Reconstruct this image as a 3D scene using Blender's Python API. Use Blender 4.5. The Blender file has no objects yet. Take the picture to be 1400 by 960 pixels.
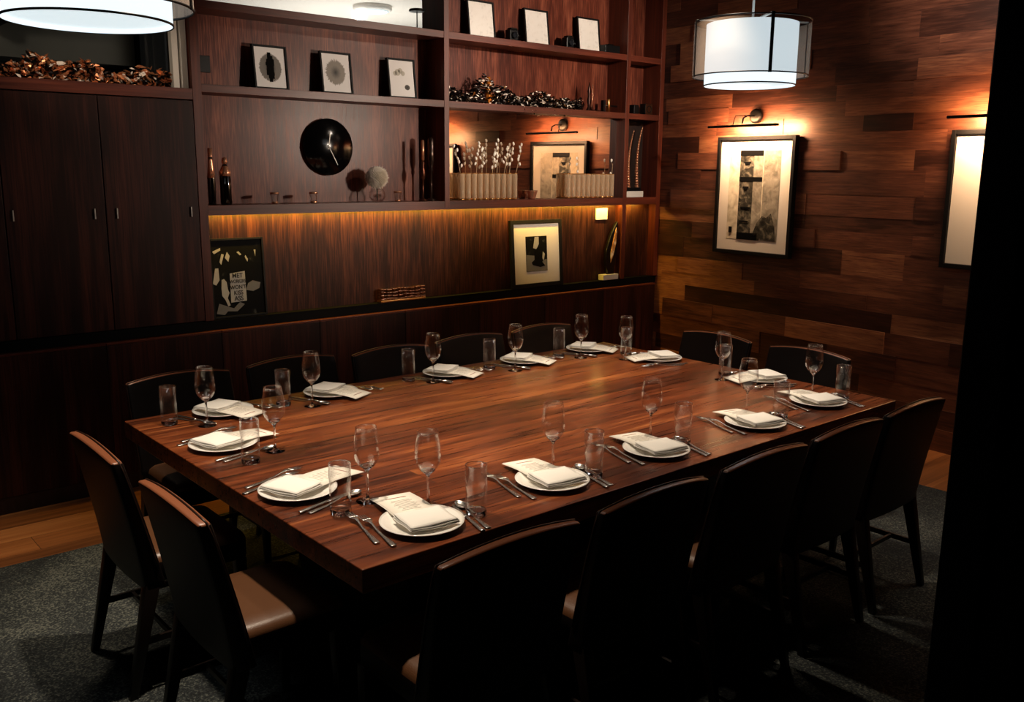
import bpy, bmesh, math, random
from mathutils import Vector, Matrix
random.seed(7)
PI = math.pi
sc = bpy.context.scene
C = sc.collection

# ------------------------------------------------------------------ helpers
def lin(h):
    h = h.lstrip('#')
    o = []
    for i in (0, 2, 4):
        c = int(h[i:i+2], 16) / 255
        o.append(c/12.92 if c <= .04045 else ((c+.055)/1.055)**2.4)
    return (*o, 1)

class MB:
    """collects shapes, links them as ONE mesh object"""
    def __init__(s):
        s.bm = bmesh.new(); s.T = Matrix.Identity(4)
    def _v(s, p): return s.bm.verts.new(s.T @ Vector(p))
    def box(s, x0, x1, y0, y1, z0, z1, mi=0):
        v = [s._v((x, y, z)) for z in (z0, z1) for y in (y0, y1) for x in (x0, x1)]
        for q in ((0,2,3,1), (4,5,7,6), (0,1,5,4), (2,6,7,3), (0,4,6,2), (1,3,7,5)):
            s.bm.faces.new([v[i] for i in q]).material_index = mi
        return s
    def quad(s, pts, mi=0):
        s.bm.faces.new([s._v(p) for p in pts]).material_index = mi; return s
    def rings(s, R, close0=True, close1=True, mi=0, loop=False):
        V = [[s._v(p) for p in r] for r in R]
        n = len(V[0])
        L = len(V)
        for a in range(L if loop else L-1):
            A, B = V[a], V[(a+1) % L]
            for i in range(n):
                f = s.bm.faces.new((A[i], A[(i+1) % n], B[(i+1) % n], B[i])); f.smooth = True; f.material_index = mi
        if not loop:
            if close0: s.bm.faces.new(list(reversed(V[0]))).material_index = mi
            if close1: s.bm.faces.new(V[-1]).material_index = mi
        return s
    def lathe(s, prof, n=24, c=(0, 0, 0), sy=1., mi=0, close0=True, close1=True, loop=False):
        R = [[(c[0]+r*math.cos(2*PI*i/n), c[1]+sy*r*math.sin(2*PI*i/n), c[2]+z) for i in range(n)] for r, z in prof]
        return s.rings(R, close0, close1, mi, loop)
    def tube(s, pts, r, n=8, mi=0, r1=None):
        P = [Vector(p) for p in pts]; R = []
        for k, p in enumerate(P):
            t = (P[min(k+1, len(P)-1)] - P[max(k-1, 0)]).normalized()
            a = t.cross(Vector((0, 0, 1)))
            if a.length < 1e-3: a = Vector((1, 0, 0))
            a.normalize(); b = t.cross(a)
            rr = r if r1 is None else r + (r1-r)*k/(len(P)-1)
            R.append([p + rr*(a*math.cos(2*PI*i/n) + b*math.sin(2*PI*i/n)) for i in range(n)])
        return s.rings(R, mi=mi)
    def taper(s, p0, p1, a, b, mi=0):
        """square bar from p0 to p1 with half widths a -> b (pairs)"""
        R = []
        for p, (hx, hy) in ((p0, a), (p1, b)):
            R.append([(p[0]-hx, p[1]-hy, p[2]), (p[0]+hx, p[1]-hy, p[2]), (p[0]+hx, p[1]+hy, p[2]), (p[0]-hx, p[1]+hy, p[2])])
        s.rings(R, mi=mi)
        return s
    def ball(s, c, r, sub=1, sc_=(1, 1, 1), mi=0):
        M = s.T @ Matrix.Translation(c) @ Matrix.Diagonal((r*sc_[0], r*sc_[1], r*sc_[2], 1))
        g = bmesh.ops.create_icosphere(s.bm, subdivisions=sub, radius=1, matrix=M)
        for v in g['verts']:
            for f in v.link_faces: f.smooth = True; f.material_index = mi
        return s
    def strip(s, sec, th, mi=0):
        """flat cutlery style bar: sec = list of (x, y, z, halfwidth), running along y"""
        R = []
        for x, y, z, w in sec:
            h = th/2
            R.append([(x-w, y, z-h*.3), (x-w*.6, y, z-h), (x+w*.6, y, z-h), (x+w, y, z-h*.3), (x+w, y, z+h*.3), (x+w*.6, y, z+h), (x-w*.6, y, z+h), (x-w, y, z+h*.3)])
        return s.rings(R, mi=mi)
    def build(s, name, mats, parent=None, smooth=False, bevel=0, seg=2, sub=0, kind=None, loc=None, rz=None, auto=True):
        bmesh.ops.recalc_face_normals(s.bm, faces=s.bm.faces)
        me = bpy.data.meshes.new(name); s.bm.to_mesh(me); s.bm.free()
        o = bpy.data.objects.new(name, me); C.objects.link(o)
        for m in (mats if isinstance(mats, (list, tuple)) else [mats]): me.materials.append(m)
        if smooth:
            for p in me.polygons: p.use_smooth = True
        if bevel:
            b = o.modifiers.new('b', 'BEVEL'); b.width = bevel; b.segments = seg; b.limit_method = 'ANGLE'; b.angle_limit = math.radians(35)
            b.harden_normals = False
        if sub:
            m = o.modifiers.new('s', 'SUBSURF'); m.levels = sub; m.render_levels = sub
        if parent: o.parent = parent
        if loc is not None: o.location = loc
        if rz is not None: o.rotation_euler = (0, 0, rz)
        if kind: o['kind'] = kind
        return o

def tag(o, label=None, cat=None, group=None, kind=None):
    if label: o['label'] = label
    if cat: o['category'] = cat
    if group: o['group'] = group
    if kind: o['kind'] = kind
    return o
def thing(name, label, cat, loc=(0, 0, 0), rz=0, group=None):
    o = bpy.data.objects.new(name, None); C.objects.link(o); o.empty_display_size = .05
    o.location = loc; o.rotation_euler = (0, 0, rz)
    return tag(o, label, cat, group)
def dup(root, loc, rz, label, group=None, rot=None):
    r = root.copy(); C.objects.link(r); r.location = loc; r.rotation_euler = rot or (0, 0, rz)
    r['label'] = label
    if group: r['group'] = group
    for ch in list(root.children):
        c = ch.copy(); C.objects.link(c); c.parent = r
        for g in list(ch.children):
            d = g.copy(); C.objects.link(d); d.parent = c
    return r
def text_mesh(name, body, size, mat, M, parent, ext=.0006, align='CENTER', sx=1.):
    cu = bpy.data.curves.new(name, 'FONT'); cu.body = body; cu.size = size; cu.extrude = ext; cu.align_x = align; cu.align_y = 'CENTER'
    cu.offset = size*.012
    t = bpy.data.objects.new(name+'_tmp', cu); C.objects.link(t)
    bpy.context.view_layer.update()
    dg = bpy.context.evaluated_depsgraph_get()
    me = bpy.data.meshes.new_from_object(t.evaluated_get(dg))
    bpy.data.objects.remove(t)
    me.transform(M @ Matrix.Diagonal((sx, 1, 1, 1)))
    o = bpy.data.objects.new(name, me); C.objects.link(o); me.materials.clear(); me.materials.append(mat)
    if parent: o.parent = parent
    return o
FACE = Matrix(((1, 0, 0, 0), (0, 0, -1, 0), (0, 1, 0, 0), (0, 0, 0, 1)))   # text facing -y

# ------------------------------------------------------------------ materials
def mat(name):
    m = bpy.data.materials.new(name); m.use_nodes = True
    return m, m.node_tree.nodes, m.node_tree.links, m.node_tree.nodes['Principled BSDF']
def plain(name, col, rough=.5, metal=0., emit=None, es=0, spec=.5, coat=0, trans=0, ior=1.45, bump=0, bscale=200, sheen=0):
    m, N, L, b = mat(name)
    b.inputs['Base Color'].default_value = lin(col) if isinstance(col, str) else (*col, 1)
    b.inputs['Roughness'].default_value = rough; b.inputs['Metallic'].default_value = metal
    b.inputs['Specular IOR Level'].default_value = spec; b.inputs['Coat Weight'].default_value = coat
    b.inputs['Transmission Weight'].default_value = trans; b.inputs['IOR'].default_value = ior
    if sheen: b.inputs['Sheen Weight'].default_value = sheen
    if emit: b.inputs['Emission Color'].default_value = lin(emit); b.inputs['Emission Strength'].default_value = es
    if bump:
        tc = N.new('ShaderNodeTexCoord'); n = N.new('ShaderNodeTexNoise'); n.inputs['Scale'].default_value = bscale; n.inputs['Detail'].default_value = 4
        bp = N.new('ShaderNodeBump'); bp.inputs['Strength'].default_value = bump; bp.inputs['Distance'].default_value = .002
        L.new(tc.outputs['Object'], n.inputs['Vector']); L.new(n.outputs['Fac'], bp.inputs['Height']); L.new(bp.outputs['Normal'], b.inputs['Normal'])
    return m
def ramp(N, stops):
    r = N.new('ShaderNodeValToRGB'); e = r.color_ramp.elements
    while len(e) < len(stops): e.new(.5)
    for el, (p, c) in zip(e, stops):
        el.position = p; el.color = lin(c) if isinstance(c, str) else (*c, 1)
    return r
def math_(N, L, op, a, b=None, c=None):
    n = N.new('ShaderNodeMath'); n.operation = op
    for i, v in enumerate((a, b, c)):
        if v is None: continue
        if isinstance(v, (int, float)): n.inputs[i].default_value = v
        else: L.new(v, n.inputs[i])
    return n.outputs[0]
def wood(name, stops, axis='z', fine=90., band=7., rough=.35, coat=.0, bandw=.55, stretch=.03, plank=None, bump=.15, attr=None, attrw=.5, pore=0.25, rvar=.15, spec=.5):
    """stretched-noise veneer; axis = grain direction in object space; plank=(cross axis, width, length)"""
    m, N, L, b = mat(name)
    tc = N.new('ShaderNodeTexCoord'); sep = N.new('ShaderNodeSeparateXYZ'); L.new(tc.outputs['Object'], sep.inputs[0])
    ax = 'xyz'.index(axis)
    # per-plank random
    prand = None
    vec = tc.outputs['Object']
    if plank:
        ca, w, ln_ = plank; cax = 'xyz'.index(ca)
        row = math_(N, L, 'FLOOR', math_(N, L, 'DIVIDE', sep.outputs[cax], w))
        wn = N.new('ShaderNodeTexWhiteNoise'); wn.noise_dimensions = '1D'; L.new(row, wn.inputs['W'])
        off = math_(N, L, 'MULTIPLY', wn.outputs['Value'], ln_*3)
        cell = math_(N, L, 'FLOOR', math_(N, L, 'DIVIDE', math_(N, L, 'ADD', sep.outputs[ax], off), ln_))
        wn2 = N.new('ShaderNodeTexWhiteNoise'); wn2.noise_dimensions = '2D'
        cb = N.new('ShaderNodeCombineXYZ'); L.new(row, cb.inputs[0]); L.new(cell, cb.inputs[1]); L.new(cb.outputs[0], wn2.inputs['Vector'])
        prand = wn2.outputs['Value']
    if attr:
        at = N.new('ShaderNodeAttribute'); at.attribute_name = attr; prand = at.outputs['Fac']
    def noise(scale, st, det, dist=0, seed=0):
        mp = N.new('ShaderNodeMapping'); s = [scale]*3; s[ax] = scale*st
        mp.inputs['Scale'].default_value = s; mp.inputs['Location'].default_value = (seed, seed*.7, seed*.3)
        if prand is not None:
            vm = N.new('ShaderNodeVectorMath'); vm.operation = 'ADD'; L.new(vec, vm.inputs[0])
            cc = N.new('ShaderNodeCombineXYZ')
            for i in range(3): L.new(math_(N, L, 'MULTIPLY', prand, 13.7+i*5), cc.inputs[i])
            L.new(cc.outputs[0], vm.inputs[1]); L.new(vm.outputs[0], mp.inputs['Vector'])
        else: L.new(vec, mp.inputs['Vector'])
        n = N.new('ShaderNodeTexNoise'); n.inputs['Scale'].default_value = 1; n.inputs['Detail'].default_value = det
        n.inputs['Distortion'].default_value = dist; L.new(mp.outputs[0], n.inputs['Vector'])
        return n.outputs['Fac']
    f = noise(fine, stretch, 5, .3, 1.3); g = noise(band, stretch*3, 3, .8, 4.1)
    v = math_(N, L, 'ADD', math_(N, L, 'MULTIPLY', f, 1-bandw), math_(N, L, 'MULTIPLY', g, bandw))
    v = math_(N, L, 'MULTIPLY_ADD', v, 2.2, -.6)
    if prand is not None:
        v = math_(N, L, 'ADD', math_(N, L, 'MULTIPLY', v, 1-attrw), math_(N, L, 'MULTIPLY', prand, attrw))
    if pore:
        p = noise(fine*3, stretch*.6, 2, 0, 9)
        pr = N.new('ShaderNodeMapRange'); pr.inputs[1].default_value = .3; pr.inputs[2].default_value = .48; L.new(p, pr.inputs[0])
        v = math_(N, L, 'MULTIPLY', v, math_(N, L, 'MULTIPLY_ADD', pr.outputs[0], pore, 1-pore))
    r = ramp(N, stops); L.new(v, r.inputs[0])
    col = r.outputs[0]
    if plank:
        fr = math_(N, L, 'FRACT', math_(N, L, 'DIVIDE', sep.outputs[cax], w))
        e1 = math_(N, L, 'LESS_THAN', fr, .0022/w)
        fr2 = math_(N, L, 'FRACT', math_(N, L, 'DIVIDE', math_(N, L, 'ADD', sep.outputs[ax], off), ln_))
        e2 = math_(N, L, 'LESS_THAN', fr2, .0025/ln_)
        e = math_(N, L, 'MAXIMUM', e1, e2)
        mx = N.new('ShaderNodeMix'); mx.data_type = 'RGBA'; L.new(e, mx.inputs['Factor']); L.new(col, mx.inputs['A']); mx.inputs['B'].default_value = (.004, .002, .001, 1)
        col = mx.outputs['Result']
    L.new(col, b.inputs['Base Color'])
    L.new(math_(N, L, 'MULTIPLY_ADD', f, rvar, rough-rvar/2), b.inputs['Roughness'])
    b.inputs['Coat Weight'].default_value = coat; b.inputs['Coat Roughness'].default_value = .12
    b.inputs['Specular IOR Level'].default_value = spec
    if bump:
        bp = N.new('ShaderNodeBump'); bp.inputs['Strength'].default_value = bump; bp.inputs['Distance'].default_value = .0015
        L.new(f, bp.inputs['Height']); L.new(bp.outputs['Normal'], b.inputs['Normal'])
    return m

M = {}
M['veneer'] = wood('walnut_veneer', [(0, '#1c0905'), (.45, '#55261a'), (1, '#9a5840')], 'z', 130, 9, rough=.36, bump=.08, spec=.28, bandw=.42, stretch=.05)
M['veneer_shaded'] = wood('shaded_niche_veneer', [(0, '#0d0503'), (.45, '#2b130c'), (1, '#5a3020')], 'z', 120, 9, rough=.45, spec=.22, bump=.08, bandw=.45, stretch=.05)  # walnut veneer made darker: shade under the shelf put into its colour
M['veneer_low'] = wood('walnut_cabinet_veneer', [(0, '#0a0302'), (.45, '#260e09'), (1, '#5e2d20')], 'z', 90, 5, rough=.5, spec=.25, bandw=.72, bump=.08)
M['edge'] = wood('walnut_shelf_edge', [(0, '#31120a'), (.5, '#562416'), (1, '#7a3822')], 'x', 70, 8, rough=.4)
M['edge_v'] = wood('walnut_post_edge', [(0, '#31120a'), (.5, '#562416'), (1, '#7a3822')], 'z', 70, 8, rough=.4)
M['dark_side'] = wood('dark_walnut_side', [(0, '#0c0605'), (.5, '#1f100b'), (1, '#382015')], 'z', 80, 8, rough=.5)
M['table'] = wood('table_walnut', [(0, '#100502'), (.3, '#341509'), (.6, '#70361a'), (1, '#b76e3a')], 'x', 70, 10, rough=.3, coat=.25, bandw=.55, plank=('y', .17, 9.), attrw=.22, stretch=.045, bump=.12, rvar=.2)
M['floor'] = wood('floor_oak', [(0, '#4c280f'), (.5, '#965a2c'), (1, '#c5834a')], 'x', 40, 9, rough=.45, plank=('y', .19, 1.3), attrw=.4)
M['plank'] = wood('wall_walnut_planks', [(0, '#150806'), (.3, '#3b1e15'), (.6, '#6f4230'), (.85, '#9c6747'), (1, '#cf9a70')], 'x', 75, 12, rough=.42, bandw=.5, attr='plank', attrw=.55, stretch=.07, bump=.3)
M['black'] = plain('black_metal', '#080809', .4, spec=.3)
M['black_frame'] = plain('black_frame_paint', '#060607', .55, spec=.25)
M['reveal'] = plain('black_reveal', '#030303', .7, spec=.15)
M['leather'] = plain('dark_brown_leather', '#110a08', .45, spec=.3, bump=.25, bscale=260)
M['rim'] = plain('lit_leather_edge', '#8c5438', .32, bump=.25, bscale=260)  # lighter copy of the chair leather: light on the top edge painted in
M['leather_seat_lit'] = plain('lit_seat_leather', '#5a3a24', .36, bump=.25, bscale=260)
M['welt'] = plain('leather_piping', '#26150e', .32)
M['chair_wood'] = plain('dark_stained_leg_wood', '#150b07', .4)
M['china'] = plain('white_china', '#e9e6e0', .15, coat=.3)
M['linen'] = plain('white_linen', '#e8e4dd', .85, bump=.3, bscale=500)
M['paper'] = plain('cream_menu_paper', '#eee7da', .7)
M['ink'] = plain('grey_print', '#8a8078', .8)
M['redink'] = plain('red_print', '#8c3a24', .8)
M['steel'] = plain('polished_steel', '#d6d2cc', .27, metal=1)
M['white'] = plain('white_board', '#e6e3de', .7)
M['marble'] = plain('pale_marble', '#d8d4cc', .4)
M['cord'] = plain('white_cord', '#cfcac2', .6)
M['copper'] = plain('copper_foil', '#dc9468', .34, metal=.75)
M['copper_bright'] = plain('copper_polished', '#e6a480', .26, metal=.75)
M['gold'] = plain('gold_leaf', '#e8b06a', .28, metal=1)
M['dark_leaf'] = plain('dark_bronze_leaf', '#1b1210', .35, metal=.6)
M['pearl'] = plain('pearl_leaf', '#f5e6d8', .3)
M['petal'] = plain('dried_petal', '#fbf4e8', .75)
M['stem'] = plain('dried_stem', '#b59a78', .7)
M['bottle'] = plain('black_bottle_glass', '#0a0706', .08, coat=.5)
M['metal_frame'] = plain('brushed_metal_jamb', '#cfc8be', .45)
M['speck'] = None

def mat_rug():
    m, N, L, b = mat('grey_rug_pile')
    tc = N.new('ShaderNodeTexCoord'); n = N.new('ShaderNodeTexNoise'); n.inputs['Scale'].default_value = 130; n.inputs['Detail'].default_value = 6
    n2 = N.new('ShaderNodeTexNoise'); n2.inputs['Scale'].default_value = 3; n2.inputs['Detail'].default_value = 3
    L.new(tc.outputs['Object'], n.inputs['Vector']); L.new(tc.outputs['Object'], n2.inputs['Vector'])
    v = math_(N, L, 'ADD', math_(N, L, 'MULTIPLY', n.outputs['Fac'], .7), math_(N, L, 'MULTIPLY', n2.outputs['Fac'], .3))
    r = ramp(N, [(.36, '#07090b'), (.5, '#23292a'), (.64, '#66685f')]); L.new(v, r.inputs[0]); L.new(r.outputs[0], b.inputs['Base Color'])
    b.inputs['Roughness'].default_value = .95
    bp = N.new('ShaderNodeBump'); bp.inputs['Strength'].default_value = .6; bp.inputs['Distance'].default_value = .006
    L.new(n.outputs['Fac'], bp.inputs['Height']); L.new(bp.outputs['Normal'], b.inputs['Normal'])
    return m
M['rug'] = mat_rug()
def mat_speck():
    m, N, L, b = mat('near_black_partition')
    tc = N.new('ShaderNodeTexCoord'); n = N.new('ShaderNodeTexNoise'); n.inputs['Scale'].default_value = 45; n.inputs['Detail'].default_value = 5
    L.new(tc.outputs['Object'], n.inputs['Vector'])
    r = ramp(N, [(.5, '#060708'), (.66, '#10181a'), (.74, '#52625f')]); L.new(n.outputs['Fac'], r.inputs[0]); L.new(r.outputs[0], b.inputs['Base Color'])
    b.inputs['Roughness'].default_value = .7; b.inputs['Specular IOR Level'].default_value = .2
    return m
M['speck'] = mat_speck()
def mat_glass(name, tint=(1, 1, 1), refl=1.0, ior=1.5):
    """thin clear glass: see-through with a fresnel reflection"""
    m, N, L, b = mat(name); N.remove(b)
    t = N.new('ShaderNodeBsdfTransparent'); t.inputs[0].default_value = (*tint, 1)
    g = N.new('ShaderNodeBsdfGlossy'); g.inputs['Roughness'].default_value = .03; g.inputs['Color'].default_value = (refl, refl, refl, 1)
    lw = N.new('ShaderNodeLayerWeight'); lw.inputs['Blend'].default_value = .22
    mx = N.new('ShaderNodeMixShader')
    f = math_(N, L, 'MULTIPLY_ADD', lw.outputs['Facing'], .95, .05)
    f = math_(N, L, 'POWER', f, 1.5)
    L.new(f, mx.inputs[0]); L.new(t.outputs[0], mx.inputs[1]); L.new(g.outputs[0], mx.inputs[2])
    L.new(mx.outputs[0], N['Material Output'].inputs[0])
    return m
M['glass'] = mat_glass('clear_thin_glass')
M['glass_solid'] = plain('clear_solid_glass', (1, 1, 1), .02, trans=1, ior=1.45)
def mat_tube():
    m, N, L, b = mat('tan_ribbed_glass')
    b.inputs['Base Color'].default_value = lin('#ecd2b0'); b.inputs['Roughness'].default_value = .12
    t = N.new('ShaderNodeBsdfTransparent'); t.inputs[0].default_value = (.95, .86, .74, 1); mx = N.new('ShaderNodeMixShader')
    lw = N.new('ShaderNodeLayerWeight'); lw.inputs['Blend'].default_value = .3
    L.new(math_(N, L, 'MULTIPLY_ADD', lw.outputs['Facing'], .45, .25), mx.inputs[0])
    L.new(t.outputs[0], mx.inputs[1]); L.new(b.outputs[0], mx.inputs[2]); L.new(mx.outputs[0], N['Material Output'].inputs[0])
    return m
M['glass_amber'] = mat_tube()
M['pane'] = mat_glass('window_pane', (.9, .92, .92))
def mat_sheer():
    m, N, L, b = mat('sheer_organza'); 
    b.inputs['Base Color'].default_value = lin('#b39c8a'); b.inputs['Roughness'].default_value = .8; b.inputs['Transmission Weight'].default_value = 0
    t = N.new('ShaderNodeBsdfTransparent'); mx = N.new('ShaderNodeMixShader'); mx.inputs[0].default_value = .42
    L.new(t.outputs[0], mx.inputs[1]); L.new(b.outputs[0], mx.inputs[2]); L.new(mx.outputs[0], N['Material Output'].inputs[0])
    return m
M['sheer'] = mat_sheer()
M['shade'] = plain('glowing_white_shade', '#6d7274', .9, emit='#e2f1f8', es=1.25)
M['diffuser'] = plain('glowing_diffuser', '#eef4f6', .6, emit='#e2f3f8', es=.9)
M['led'] = plain('amber_led', '#ffb040', .5, emit='#ffa62b', es=6)
M['warmled'] = plain('warm_led', '#ffd9a0', .5, emit='#ffc890', es=8)
def mat_mirror():
    m = plain('mirror', '#e8e0d8', .015, metal=1); return m
M['mirror'] = mat_mirror()
M['coaster'] = plain('ceiling_paint', '#25201d', .8)
M['near_wall'] = plain('dark_wall_paint', '#17110e', .8)
def mat_ink(name, stops, scale=6, thr=None):
    m, N, L, b = mat(name)
    tc = N.new('ShaderNodeTexCoord'); n = N.new('ShaderNodeTexNoise'); n.inputs['Scale'].default_value = scale; n.inputs['Detail'].default_value = 6; n.inputs['Distortion'].default_value = .6
    L.new(tc.outputs['Object'], n.inputs['Vector']); r = ramp(N, stops); L.new(n.outputs['Fac'], r.inputs[0]); L.new(r.outputs[0], b.inputs['Base Color'])
    b.inputs['Roughness'].default_value = .75; b.inputs['Specular IOR Level'].default_value = .12
    return m
M['art_dark'] = mat_ink('art_dark_grey', [(.3, '#15130f'), (.5, '#3a372f'), (.7, '#7b7464')], 22)
M['art_mid'] = mat_ink('art_mid_grey', [(.3, '#6d675b'), (.6, '#9c9484'), (.8, '#bdb4a2')], 18)
M['art_light'] = mat_ink('art_light_grey', [(.3, '#a89d86'), (.5, '#cfc4ac'), (.75, '#e8dfca')], 14)
M['art_black'] = plain('art_black', '#050505', .8, spec=.1)
M['photo'] = mat_ink('dark_photograph', [(.35, '#020202'), (.6, '#060606'), (.68, '#1c1c1b'), (.74, '#55554f')], 16)
M['photo_grey'] = plain('photo_pale_grey', '#aaa69c', .5)
M['photo_mid'] = plain('photo_mid_grey', '#6a6760', .5)
def mat_radial(name, cx, cz, rx, rz, inner, outer, bgc, streak=.5):
    """ink blot on paper: ellipse in the x,z plane of the sheet"""
    m, N, L, b = mat(name)
    tc = N.new('ShaderNodeTexCoord'); sp = N.new('ShaderNodeSeparateXYZ'); L.new(tc.outputs['Object'], sp.inputs[0])
    dx = math_(N, L, 'DIVIDE', math_(N, L, 'SUBTRACT', sp.outputs[0], cx), rx)
    dz = math_(N, L, 'DIVIDE', math_(N, L, 'SUBTRACT', sp.outputs[2], cz), rz)
    d = math_(N, L, 'SQRT', math_(N, L, 'ADD', math_(N, L, 'MULTIPLY', dx, dx), math_(N, L, 'MULTIPLY', dz, dz)))
    an = math_(N, L, 'ARCTAN2', dz, dx)
    n = N.new('ShaderNodeTexNoise'); n.noise_dimensions = '1D'; n.inputs['Scale'].default_value = 9; n.inputs['Detail'].default_value = 4; L.new(an, n.inputs['W'])
    d2 = math_(N, L, 'ADD', d, math_(N, L, 'MULTIPLY', math_(N, L, 'SUBTRACT', n.outputs['Fac'], .5), streak))
    r = ramp(N, [(0, inner), (.55, outer), (.92, outer), (1, bgc)]); L.new(d2, r.inputs[0])
    L.new(r.outputs[0], b.inputs['Base Color']); b.inputs['Roughness'].default_value = .6
    return m

# ------------------------------------------------------------------ the setting
CEIL = 3.3
def struct(name, b, m, **k): return b.build(name, m, kind='structure', **k)
b = MB(); b.box(-1.6, 6.35, -2.2, 5.6, -.1, 0); struct('floor', b, M['floor'])
b = MB(); b.box(-1.6, 6.35, -2.2, 5.6, CEIL, CEIL+.1); struct('ceiling', b, M['coaster'])
b = MB(); b.box(-1.7, -1.6, -2.2, 5.6, 0, CEIL); struct('wall_left', b, M['near_wall'])
b = MB(); b.box(-1.7, 6.4, -2.3, -2.2, 0, CEIL); struct('wall_front', b, M['near_wall'])
b = MB()
b.box(-1.6, 6.2, 5.46, 5.6, 0, 2.2); b.box(2.12, 4.22, 5.46, 5.6, 2.2, 2.66); b.box(4.22, 6.2, 5.46, 5.6, 2.2, CEIL); b.box(-1.6, 2.12, 5.46, 5.6, 2.85, CEIL); b.box(2.12, 4.22, 5.46, 5.6, 3.15, CEIL)
struct('wall_back', b, M['near_wall'])

# plank wall, slightly out of square with the shelving
WA = Vector((6.14, 5.2)); WB = Vector((5.90, 2.3)); WD = (WB-WA).normalized(); WN = Vector((WD.y, -WD.x))  # into the room
if WN.x > 0: WN = -WN
WRZ = math.atan2(WD.y, WD.x)
def W(u, d, z): p = WA + WD*u + WN*d; return (p.x, p.y, z)
def plank_wall():
    bm = bmesh.new(); lay = []
    rnd = random.Random(11)
    z = 0.0; row = 0
    fr = []
    while z < CEIL:
        h = rnd.choice((.105, .13, .13, .15, .17)); h = min(h, CEIL-z)
        u = -.3 - rnd.random()*.9
        while u < 7.3:
            ln_ = rnd.uniform(.35, 1.25); u1 = u+ln_
            a, c = max(u, -.3), min(u1, 7.3)
            if c > a + .01:
                d = rnd.choice((0, 0, .002, .004, .008, .014)); q = rnd.random()
                vs = [bm.verts.new((x, y, zz)) for zz in (z, z+h) for y in (-d, .05) for x in (a, c)]
                g = .0
                for idx in ((0,2,3,1), (4,5,7,6), (0,1,5,4), (2,6,7,3), (0,4,6,2), (1,3,7,5)):
                    bm.faces.new([vs[i] for i in idx]); lay.append(q)
            u = u1
        z += h; row += 1
    me = bpy.data.meshes.new('wall_right'); bm.normal_update(); bm.to_mesh(me); bm.free()
    at = me.attributes.new('plank', 'FLOAT', 'FACE')
    for i, v in enumerate(lay): at.data[i].value = v
    o = bpy.data.objects.new('wall_right', me); C.objects.link(o); me.materials.append(M['plank']); o['kind'] = 'structure'
    o.location = (WA.x, WA.y, 0); o.rotation_euler = (0, 0, WRZ)
    bb = MB(); bb.box(-.3, 7.3, .051, .12, 0, CEIL); o2 = bb.build('wall_right_backing', M['near_wall'], kind='structure'); o2.location = o.location; o2.rotation_euler = o.rotation_euler
plank_wall()

# near partition that fills the right side of the view
b = MB(); b.box(1.935, 3.3, -.9, .775, 0, CEIL); struct('wall_near', b, M['speck'])
b = MB(); b.box(1.90, 1.935, .70, .79, 0, CEIL); b.box(1.915, 1.935, .62, .70, 0, CEIL)
struct('trim_1', b, M['black'], bevel=.004)

# adjoining room seen through the two top openings
b = MB()
b.box(-1.6, 8.5, 5.6, 12, -.1, 0); struct('floor_adjoining', b, M['near_wall'])
b = MB(); b.box(3.0, 9.0, 5.6, 12, 3.2, 3.3); struct('ceiling_adjoining', b, plain('pale_ceiling', '#e8e2da', .8))
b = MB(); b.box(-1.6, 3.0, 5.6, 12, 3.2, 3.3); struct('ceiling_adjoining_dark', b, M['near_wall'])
M['olive'] = plain('olive_grey_bulkhead', '#6a6459', .8)
b = MB(); b.box(-1.6, 9, 9.4, 9.5, 0, 3.3); struct('wall_adjoining', b, plain('dark_adjoining_wall', '#1a1a1b', .8))
b = MB(); b.box(-1.0, 3.12, 9.05, 9.4, 2.72, 3.0); b.box(-1.0, 2.6, 8.2, 9.05, 3.0, 3.06); struct('trim_2', b, M['olive'])
b = MB(); b.box(3.12, 3.35, 8.9, 9.3, 0, 3.2); struct('trim_3', b, M['reveal'])
b = MB(); b.box(1.2, 1.26, 8.3, 9.0, 2.94, 3.0); b.box(1.9, 1.96, 8.3, 9.0, 2.94, 3.0); struct('trim_4', b, M['reveal'])

# ------------------------------------------------------------------ rug
b = MB(); b.box(-1.45, 5.15, .95, 4.43, 0, .012)
tag(b.build('area_rug', M['rug'], bevel=.004), 'large dark grey mottled pile rug lying under the dining table and its chairs', 'rug')

# ------------------------------------------------------------------ built-in joinery
FY = 5.186         # front of uprights
XP = [2.093, 3.845, 5.668, 6.085]      # uprights
XW = [.052, .042, .046, .05]
Z0, Z1, Z2, Z3 = 1.583, 2.262, 2.715, 3.25
ZB = .91
bc = thing('bookcase', 'tall built-in walnut shelving with mirror niche above the low cabinets', 'bookcase', (0, 0, 0))
for i, (x, w) in enumerate(zip(XP, XW)):
    b = MB(); b.box(x, x+w, FY, 5.44 if i != 3 else 5.45, Z0-.0445 if i in (1,) else ZB, Z3)
    # lining of the deep niches is darker than the lipping
    b.build('upright', M['edge_v'], bc, bevel=.0015)
def shelf(x0, x1, z, t=.045, y1=5.44, name='shelf'):
    b = MB(); b.box(x0, x1, FY+.002, y1, z-t, z); return b.build(name, M['edge'], bc, bevel=.0015)
x01, x12, x23, x34 = (XP[0]+XW[0], XP[1]), (XP[1]+XW[1], XP[2]), (XP[2]+XW[2], XP[3]), None
shelf(XP[0]+XW[0], XP[2], Z0 - .0001); shelf(XP[2]+XW[2], XP[3], Z0)
b = MB(); b.box(XP[0]+XW[0], XP[2]-.001, FY+.001, FY+.012, Z0-.058, Z0-.044); b.box(XP[2]+XW[2]+.001, XP[3], FY+.001, FY+.012, Z0-.058, Z0-.044); b.build('light_lip', M['edge'], bc)
for a, c in (x01, x12, x23):
    shelf(a, c, Z1); shelf(a, c, Z2)
shelf(-.9, XP[0], 2.232, .06)
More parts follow.
